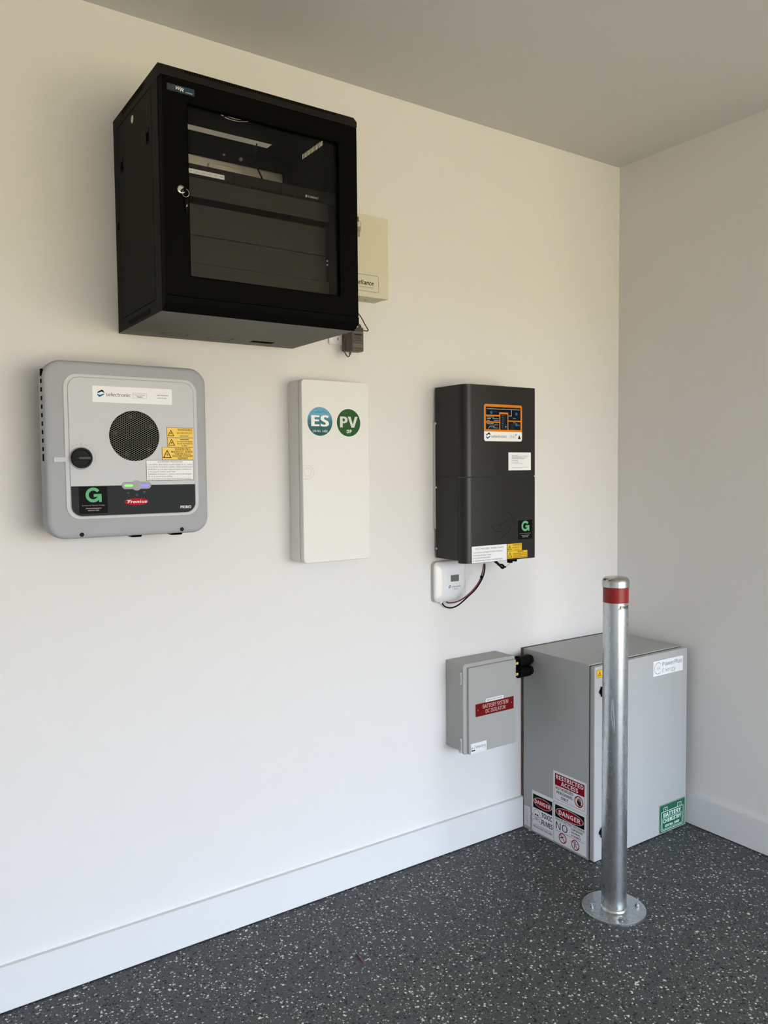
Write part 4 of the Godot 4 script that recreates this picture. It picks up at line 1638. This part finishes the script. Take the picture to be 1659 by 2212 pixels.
	no_sign(p, c1, .0215, cr)
	var c2 := Vector2(.1195, .0265)
	p.col(ink)
	p.line([c2 + Vector2(-.006, -.014), c2 + Vector2(-.004, .002), c2 + Vector2(.003, .008)], .0028, .0001)
	p.ellipse(c2.x - .002, c2.y + .012, .0035, .003, .0001, 12)
	p.col(Color(0.5, 0.5, 0.52)).ellipse(c2.x + .008, c2.y + .006, .0025, .004, .0001, 12)
	no_sign(p, c2, .0215, cr)
	lettering(p, s[0])
	s = sticker(root, side(X0, .0160, .0222), .0408, .0892, "rating_label", "small white rating label printed sideways", mats.label_white, .0008)
	p = s[1]
	p.col(Color(0.10, 0.12, 0.2))
	p.rect(0, .0880, .0408, .0892)
	p.rect(.0380, 0, .0408, .0892)
	p.col(Color(0.33, 0.35, 0.42))
	for k in [[.0320, "MODEL  LIFEPO4 BATTERY", .080], [.0240, "S/N  SERIAL  VOLTAGE", .076], [.0165, "RECHARGEABLE LITHIUM SYSTEM 48V", .080], [.0115, "DO NOT OPEN OR DISASSEMBLE", .078], [.0050, "MAX CURRENT  TEMP RANGE", .060]]:
		p.text(k[1], k[0], .0845, .0034, k[2], 0, false, 0, 0, -PI / 2)
	lettering(p, s[0])


func no_sign(p: B, c: Vector2, r: float, k: Color):
	p.col(k)
	p.ring(c.x, c.y, r * .82, r, .0003)
	var d := Vector2.from_angle(-PI / 4) * r * .88
	p.line([c - d, c + d], r * .15, .0003)


# ======================================================================= bollard
func bollard():
	var C := Vector3(-.8271, 0, .6728)
	var root := thing("bollard", "galvanised steel bollard with a red band and domed cap", "bollard", C)
	var f := plan()
	f.origin = C
	var b := B.new(self, f)
	b.lathe([[.1114, .0], [.1114, .0064], [.1104, .0075], [.0, .0075]], 0, 0, 72)
	put(b, "base_plate", mats.zinc, root)
	b = B.new(self, f)
	b.lathe([[.0490, .0075], [.0482, .0128], [.0462, .0155], [.0438, .0168]], 0, 0, 48, true)
	put(b, "weld_bead", mats.zinc, root)
	b = B.new(self, f)
	var prof := []
	for i in 41:
		prof.append([.0438, .0075 + (1.160 - .0075) * i / 40.0])
	b.lathe(prof, 0, 0, 64, true)
	put(b, "post", mats.zinc, root)
	b = B.new(self, f)
	b.lathe([[.0440, 1.1110], [.0443, 1.1112], [.0443, 1.1638], [.0440, 1.164]], 0, 0, 64)
	put(b, "reflective_band", mats.red_band, root, "glossy red reflective band")
	b = B.new(self, f)
	b.lathe([[.0440, 1.1640], [.0470, 1.1655], [.0470, 1.1830], [.0455, 1.1905], [.0420, 1.1960], [.0360, 1.1990], [.0240, 1.2005], [.0, 1.2008]], 0, 0, 64, true)
	put(b, "cap", mats.zinc_cap, root, "shiny domed metal cap")
	# drips of thick zinc
	for k in [[-3.02, .73, .11, .0045], [-2.90, .69, .075, .003], [-2.60, .105, .030, .0055]]:
		var a: float = k[0] + .35
		var segs := 14
		b = B.new(self, f)
		for i in segs:
			var y0: float = k[1] + k[2] * (float(i) / segs - .5)
			var y1: float = k[1] + k[2] * (float(i + 1) / segs - .5)
			var w0: float = k[3] * sin(PI * i / segs)
			var w1: float = k[3] * sin(PI * (i + 1) / segs)
			for q in 4:
				var s0 := q / 4.0 * 2 - 1
				var s1 := (q + 1) / 4.0 * 2 - 1
				var pt := func(s, w, y):
					var bulge: float = (1 - s * s) * w * .22
					return Vector3(cos(a + s * w / .0438) * (.0438 + bulge), sin(a + s * w / .0438) * (.0438 + bulge), y)
				var P = pt.call(s0, w0, y0)
				var Q = pt.call(s1, w0, y0)
				var R = pt.call(s1, w1, y1)
				var S = pt.call(s0, w1, y1)
				var n0 := Vector3(cos(a + s0 * .6), sin(a + s0 * .6), 0)
				var n1 := Vector3(cos(a + s1 * .6), sin(a + s1 * .6), 0)
				b.tri(P, Q, R, n0, n1, n1)
				b.tri(P, R, S, n0, n1, n0)
		put(b, "zinc_run", mats.zinc, root)
	# anchor bolts
	for k in [[-.063, -.048], [-.0455, .069], [.0735, .045], [.056, -.072]]:
		b = B.new(self, f * front(k[0], -k[1], .0075))
		b.lathe([[.0110, 0], [.0110, .0018], [.0, .0018]], 0, 0, 24)
		var hx := []
		for j in 6:
			hx.append(Vector2.from_angle(TAU * j / 6 + k[0] * 20) * .0088)
		b.prism(hx, .0018, .0082)
		b.lathe([[.0052, .0082], [.0052, .0110], [.0042, .0125], [0, .0125]], 0, 0, 16)
		put(b, "anchor_bolt", mats.zinc_cap, root)
	# wrapped lettering
	var flat := B.new(self)
	flat.col(Color(0.06, 0.06, 0.06))
	flat.text("X", 0, 0, .0135, .011, 0, true, 0, .35)
	flat.text("PRESS", .0125, .002, .0095, .030, 0, true, 0, .3)
	for i in 5:
		flat.rect(.0175 + i * .0032, .0155, .0193 + i * .0032, .0178)
	flat.rect(.014, -.0012, .036, -.0004)
	var arrays := flat.st.commit_to_arrays()
	var view := atan2(2.49635 - C.z, -3.04207 - C.x)
	b = B.new(self)
	var vs: PackedVector3Array = arrays[Mesh.ARRAY_VERTEX]
	b.col(Color(0.06, 0.06, 0.06))
	for i in range(0, vs.size(), 3):
		var v := []
		var nn := []
		for j in 3:
			var q := vs[i + j]
			var a := view - .20 - q.x / .0442      # starts just right of the middle as seen on arrival
			var d := Vector3(cos(a), 0, sin(a))
			nn.append(d)
			v.append(C + d * .0442 + Vector3(0, 1.0905 + q.y, 0))
		b.tri(v[0], v[1], v[2], nn[0], nn[1], nn[2])
	put(b, "lettering", mats.print, root)


# ======================================================================= alarm panel
func alarm_panel():
	var X0 := -1.655
	var X1 := -1.3835
	var Y0 := 2.2035
	var Y1 := 2.4928
	var root := thing("alarm_panel", "beige metal alarm panel half hidden behind the black cabinet", "alarm panel", Vector3(X0, Y0, 0))
	var b := B.new(self)
	b.box(X0 + .003, Y0 + .002, .0005, X1 - .003, Y1 - .002, .082)
	put(b, "housing", mats.alarm_beige, root)
	b = B.new(self)
	b.loft(X0, Y0, X1, Y1, .002, [[.064, 0], [.0885, 0], [.09, .0012]], false, 3)
	put(b, "cover", mats.alarm_beige, root)
	b = B.new(self, Transform3D(Basis(Vector3(1, 0, 0), Vector3(0, 0, 1), Vector3(0, -1, 0)), Vector3(0, Y0 - .0003, 0)))
	for i in 12:
		b.rect(-1.60 + i * .0155, .071, -1.60 + i * .0155 + .010, .0755)
	tag(put(b, "vent_slot", mats.label_white, root), "", "", "", "stuff")
	b = B.new(self, Transform3D(Basis(Vector3(1, 0, 0), Vector3(0, 0, 1), Vector3(0, -1, 0)), Vector3(0, Y0 + .0015, 0)))
	b.rect(-1.452, .030, -1.446, .037)
	put(b, "knockout", mats.void, root)
	var s = sticker(root, front(-1.5450, 2.2222, .09), .1185, .0600, "nameplate", "beige nameplate with a thin blue outline", mats.alarm_beige, .006, .0005)
	var p: B = s[1]
	p.col(Color(0.28, 0.45, 0.55))
	var lp := []
	for q in p.rrect(.001, .001, .1175, .0590, .006):
		lp.append(q[0])
	p.line(lp, .0013, 0, true)
	p.col(Color(0.07, 0.07, 0.08)).text("Reliance", .0945, .0235, .0148, .0760, 2, true, 0, .2)
	p.col(Color(0.30, 0.46, 0.56)).text("Security System", .0945, .0130, .0056, .060, 2, false, 0, .2)
	lettering(p, s[0])
	b = B.new(self, front(-1.519, 2.4720, .09))
	b.lathe([[.008, 0], [.008, .003], [.006, .004], [0, .004]], 0, 0, 20)
	put(b, "lock", mats.chrome, root)


# ======================================================================= cables, conduits, plug pack, oddments
func small_things():
	# keys hanging in the alarm panel's lock
	var k := thing("key_bunch", "small bunch of keys hanging from the beige alarm panel", "keys", Vector3(-1.509, 2.40, .09))
	var b := B.new(self, front(-1.5185, 2.4720, .094))
	b.box(-.003, -.010, 0, .003, .004, .010, .001)
	put(b, "key", mats.brass_key, k)
	b = B.new(self)
	var rp := []
	for j in 13:
		var a := TAU * j / 12.0
		rp.append(Vector3(-1.5135 + cos(a) * .0065, 2.4520 + sin(a) * .0105, .101))
	b.tube(rp, .0009, 6, 3)
	put(b, "key_ring", mats.chrome, k)
	b = B.new(self, front(-1.5150, 2.4420, .0995))
	b.loft(-.007, -.016, .007, .002, .004, [[0, 0], [.002, 0]])
	b.box(-.003, -.034, .0002, .003, -.015, .0018)
	put(b, "spare_key", mats.brass_key, k)
	# power point and plug pack
	var o := thing("power_point", "white power point partly hidden below the black cabinet", "power point", Vector3(-1.53, 2.075, 0))
	b = B.new(self)
	b.loft(-1.5890, 2.0385, -1.4720, 2.1100, .006, [[.0, 0], [.007, 0], [.0095, .0025]], false, 6)
	put(b, "faceplate", mats.white_plastic, o)
	b = B.new(self, front(0, 0, .0095))
	b.lathe([[.019, 0], [.0185, .001], [0, .001]], -1.5540, 2.0640, 28)
	put(b, "socket", mats.label_white, o)
	b = B.new(self, front(0, 0, .0107))
	b.rect(-1.5555, 2.0540, -1.5525, 2.0630)
	put(b, "pin_slot", mats.void, o)
	var a := thing("plug_pack", "brown-grey plug-in power supply below the black cabinet's right corner", "power supply", Vector3(-1.51, 2.01, .012))
	b = B.new(self)
	b.box(-1.5375, 2.0140, .0112, -1.4880, 2.0960, .040, .002)
	put(b, "rear_case", mats.adapter_side, a)
	b = B.new(self)
	b.loft(-1.5370, 2.0095, -1.4848, 2.0960, .003, [[.040, .0008], [.042, 0], [.072, 0], [.078, .0025], [.080, .006]], false, 4)
	put(b, "front_case", mats.adapter, a)
	b = B.new(self, front(0, 0, .0802))
	b.col(Color(0.10, 0.10, 0.09))
	for i in 9:
		b.rect(-1.5305 + i * .0046, 2.0790, -1.5283 + i * .0046, 2.0900)
		b.rect(-1.5285 + i * .0042, 2.0165, -1.5265 + i * .0042, 2.0215)
	tag(put(b, "vent_slot", mats.print, a), "", "", "", "stuff")
	var s = sticker(a, front(-1.5310, 2.0365, .080), .0400, .0360, "rating_label", "dark rating label", mats.adapter_side, .001, .0004)
	var p: B = s[1]
	p.col(Color(0.11, 0.11, 0.10))
	p.frame(.0, .0, .04, .036, .0008)
	p.rect(.004, .0288, .036, .0325)
	for i in 3:
		p.rect(.005, .0165 + i * .0036, .034 - i * .002, .0177 + i * .0036)
	for i in 4:
		p.ring(.008 + i * .008, .0105, .0012, .0022, 0, 0, TAU, 14)
	lettering(p, s[0])
	var c := thing("power_lead", "thin brown lead looping up from the plug pack to the alarm panel", "cable", Vector3(-1.45, 2.10, .05))
	b = B.new(self)
	b.tube([Vector3(-1.520, 2.20, .030), Vector3(-1.503, 2.168, .040), Vector3(-1.4800, 2.1400, .05), Vector3(-1.4610, 2.1120, .05), Vector3(-1.4490, 2.0960, .05), Vector3(-1.4520, 2.0905, .05), Vector3(-1.4700, 2.0905, .052), Vector3(-1.4870, 2.0930, .056)], .0022, 8)
	put(b, "lead", mats.cable_brown, c)
	b = B.new(self)
	b.tube([Vector3(-1.5100, 2.1150, .05), Vector3(-1.4930, 2.1080, .056), Vector3(-1.4880, 2.0990, .058), Vector3(-1.4950, 2.0940, .06)], .0055, 10)
	put(b, "twisted_loop", mats.cable_brown, c)
	c = thing("output_lead", "brown lead hanging in a loop beneath the plug pack", "cable", Vector3(-1.54, 1.99, .05))
	b = B.new(self)
	b.tube([Vector3(-1.5420, 2.0900, .0505), Vector3(-1.5445, 2.0700, .050), Vector3(-1.5530, 2.0450, .049), Vector3(-1.5535, 2.0200, .049), Vector3(-1.5460, 2.0010, .049), Vector3(-1.5365, 1.9915, .05), Vector3(-1.5300, 1.9965, .052), Vector3(-1.5290, 2.0090, .054)], .0024, 8)
	put(b, "lead", mats.cable_brown, c)
	b = B.new(self)
	b.tube([Vector3(-1.5292, 1.9990, .0527), Vector3(-1.5288, 2.0098, .0545)], .0038, 10)
	put(b, "strain_relief", mats.cable_brown, c)
	# wall plate behind the network cabinet
	var w := thing("wall_plate", "white cable plate seen through the black cabinet's glass", "wall plate", Vector3(-1.976, 2.53, 0))
	b = B.new(self)
	b.loft(-2.035, 2.470, -1.917, 2.5895, .008, [[.0, 0], [.006, 0], [.0085, .0025]], false, 6)
	put(b, "faceplate", mats.white_plastic, w)
	# leads between the charcoal inverter and its display
	c = thing("cable_bundle", "tied pair of purple and black leads curving down to the white display", "cable", Vector3(-.99, 1.06, .08))
	b = B.new(self)
	b.tube([Vector3(-.9455, 1.2020, .111), Vector3(-.9480, 1.1750, .108), Vector3(-.9560, 1.1400, .102), Vector3(-.9740, 1.1050, .09), Vector3(-1.0040, 1.0730, .075), Vector3(-1.0250, 1.0560, .06), Vector3(-1.0410, 1.0470, .045), Vector3(-1.0530, 1.0440, .032), Vector3(-1.0610, 1.0440, .022), Vector3(-1.0640, 1.0482, .018)], .0031, 9)
	put(b, "lead", mats.cable_purple, c, "purple lead")
	b = B.new(self)
	b.tube([Vector3(-.9415, 1.2020, .112), Vector3(-.9425, 1.1750, .112), Vector3(-.9510, 1.1400, .106), Vector3(-.9720, 1.1000, .092), Vector3(-1.0000, 1.0700, .077), Vector3(-1.0180, 1.0480, .062), Vector3(-1.0330, 1.0310, .046), Vector3(-1.0500, 1.0230, .030), Vector3(-1.0680, 1.0270, .018), Vector3(-1.0790, 1.0390, .013), Vector3(-1.0805, 1.0482, .012)], .0030, 9)
	put(b, "lead", mats.cable_black, c, "black lead")
	b = B.new(self)
	b.tube([Vector3(-.9500, 1.1530, .106), Vector3(-.9530, 1.1440, .104)], .0068, 12)
	put(b, "cable_tie", mats.black_rubber, c)
	c = thing("control_lead", "short black lead coiled in a loop beneath the charcoal inverter", "cable", Vector3(-.86, 1.17, .11))
	b = B.new(self)
	b.tube([Vector3(-.9000, 1.2220, .105), Vector3(-.8850, 1.2060, .11), Vector3(-.8650, 1.1930, .112), Vector3(-.8450, 1.1890, .112), Vector3(-.8370, 1.1810, .112), Vector3(-.8450, 1.1760, .112), Vector3(-.8560, 1.1820, .114), Vector3(-.8680, 1.1930, .116), Vector3(-.8850, 1.2070, .118), Vector3(-.9000, 1.2200, .12)], .0040, 9)
	put(b, "lead", mats.cable_black, c)
	b = B.new(self)
	b.tube([Vector3(-.8700, 1.1940, .108), Vector3(-.8500, 1.1820, .108), Vector3(-.8350, 1.1790, .108), Vector3(-.8240, 1.1790, .108)], .0032, 9)
	put(b, "lead", mats.cable_black, c)
	b = B.new(self)
	b.tube([Vector3(-.8250, 1.1788, .108), Vector3(-.8100, 1.1860, .109), Vector3(-.7960, 1.1960, .112)], .0026, 9)
	put(b, "bare_end", mats.cable_white, c, "white stripped end")
	# conduits between isolator box and cabinet
	for i in 2:
		var y: float = [.7590, .7120][i]
		c = thing("conduit", "upper black conduit between the isolator box and the cabinet" if i == 0 else "lower black conduit between the isolator box and the cabinet", "conduit", Vector3(-.705, y, .055), "black conduits")
		var f := Transform3D(Basis(Vector3(0, 0, -1), Vector3(0, 1, 0), Vector3(1, 0, 0)), Vector3(0, y, .058))
		b = B.new(self, f)
		b.lathe([[.0170, -.783], [.0195, -.782], [.0195, -.736], [.0180, -.735], [.0180, -.690]], 0, 0, 24)
		put(b, "sleeve", mats.black_rubber, c)
		b = B.new(self, f)
		var pr := []
		for j in 7:
			var x := -.712 + j * .0095
			pr.append([.0235, x])
			pr.append([.0240, x + .003])
			pr.append([.0240, x + .0065])
			pr.append([.0228, x + .0075])
			pr.append([.0228, x + .0090])
		pr.append([.0200, -.640])
		pr.append([.0200, -.6345])
		b.lathe(pr, 0, 0, 28)
		put(b, "gland", mats.cable_black, c)
		b = B.new(self)
		b.box(-.7470, y - .0055, .0765, -.7250, y + .0045, .0785, .0004)
		var fe := put(b, "marker_tag", mats.ferrule, c, "yellow marker tag")
		b = B.new(self, front(0, 0, .0788))
		b.col(Color(0.12, 0.10, 0.05)).rect(-.7420, y - .0012, -.7310, y + .0004)
		put(b, "marking", mats.print, fe)
	# timber packer behind the cabinet
	b = B.new(self)
	b.box(-.6350, .1390, 0.0, -.052, .7990, .0130)
	var tb := put(b, "timber_board", mats.timber, self, "brown timber backing board between the floor cabinet and the wall")
	tag(tb, "", "board")
	# offcut of wire on the floor
	b = B.new(self)
	b.tube([Vector3(-1.7262, .0023, .3690), Vector3(-1.7300, .0023, .3950), Vector3(-1.7340, .0023, .4210)], .0022, 8)
	var wr := put(b, "wire_offcut", mats.purple_wire, self, "short purple wire offcut lying on the floor")
	tag(wr, "", "wire")
const DZ := 5.8      # inner face of the doorway wall
const LX := -3.7      # left wall
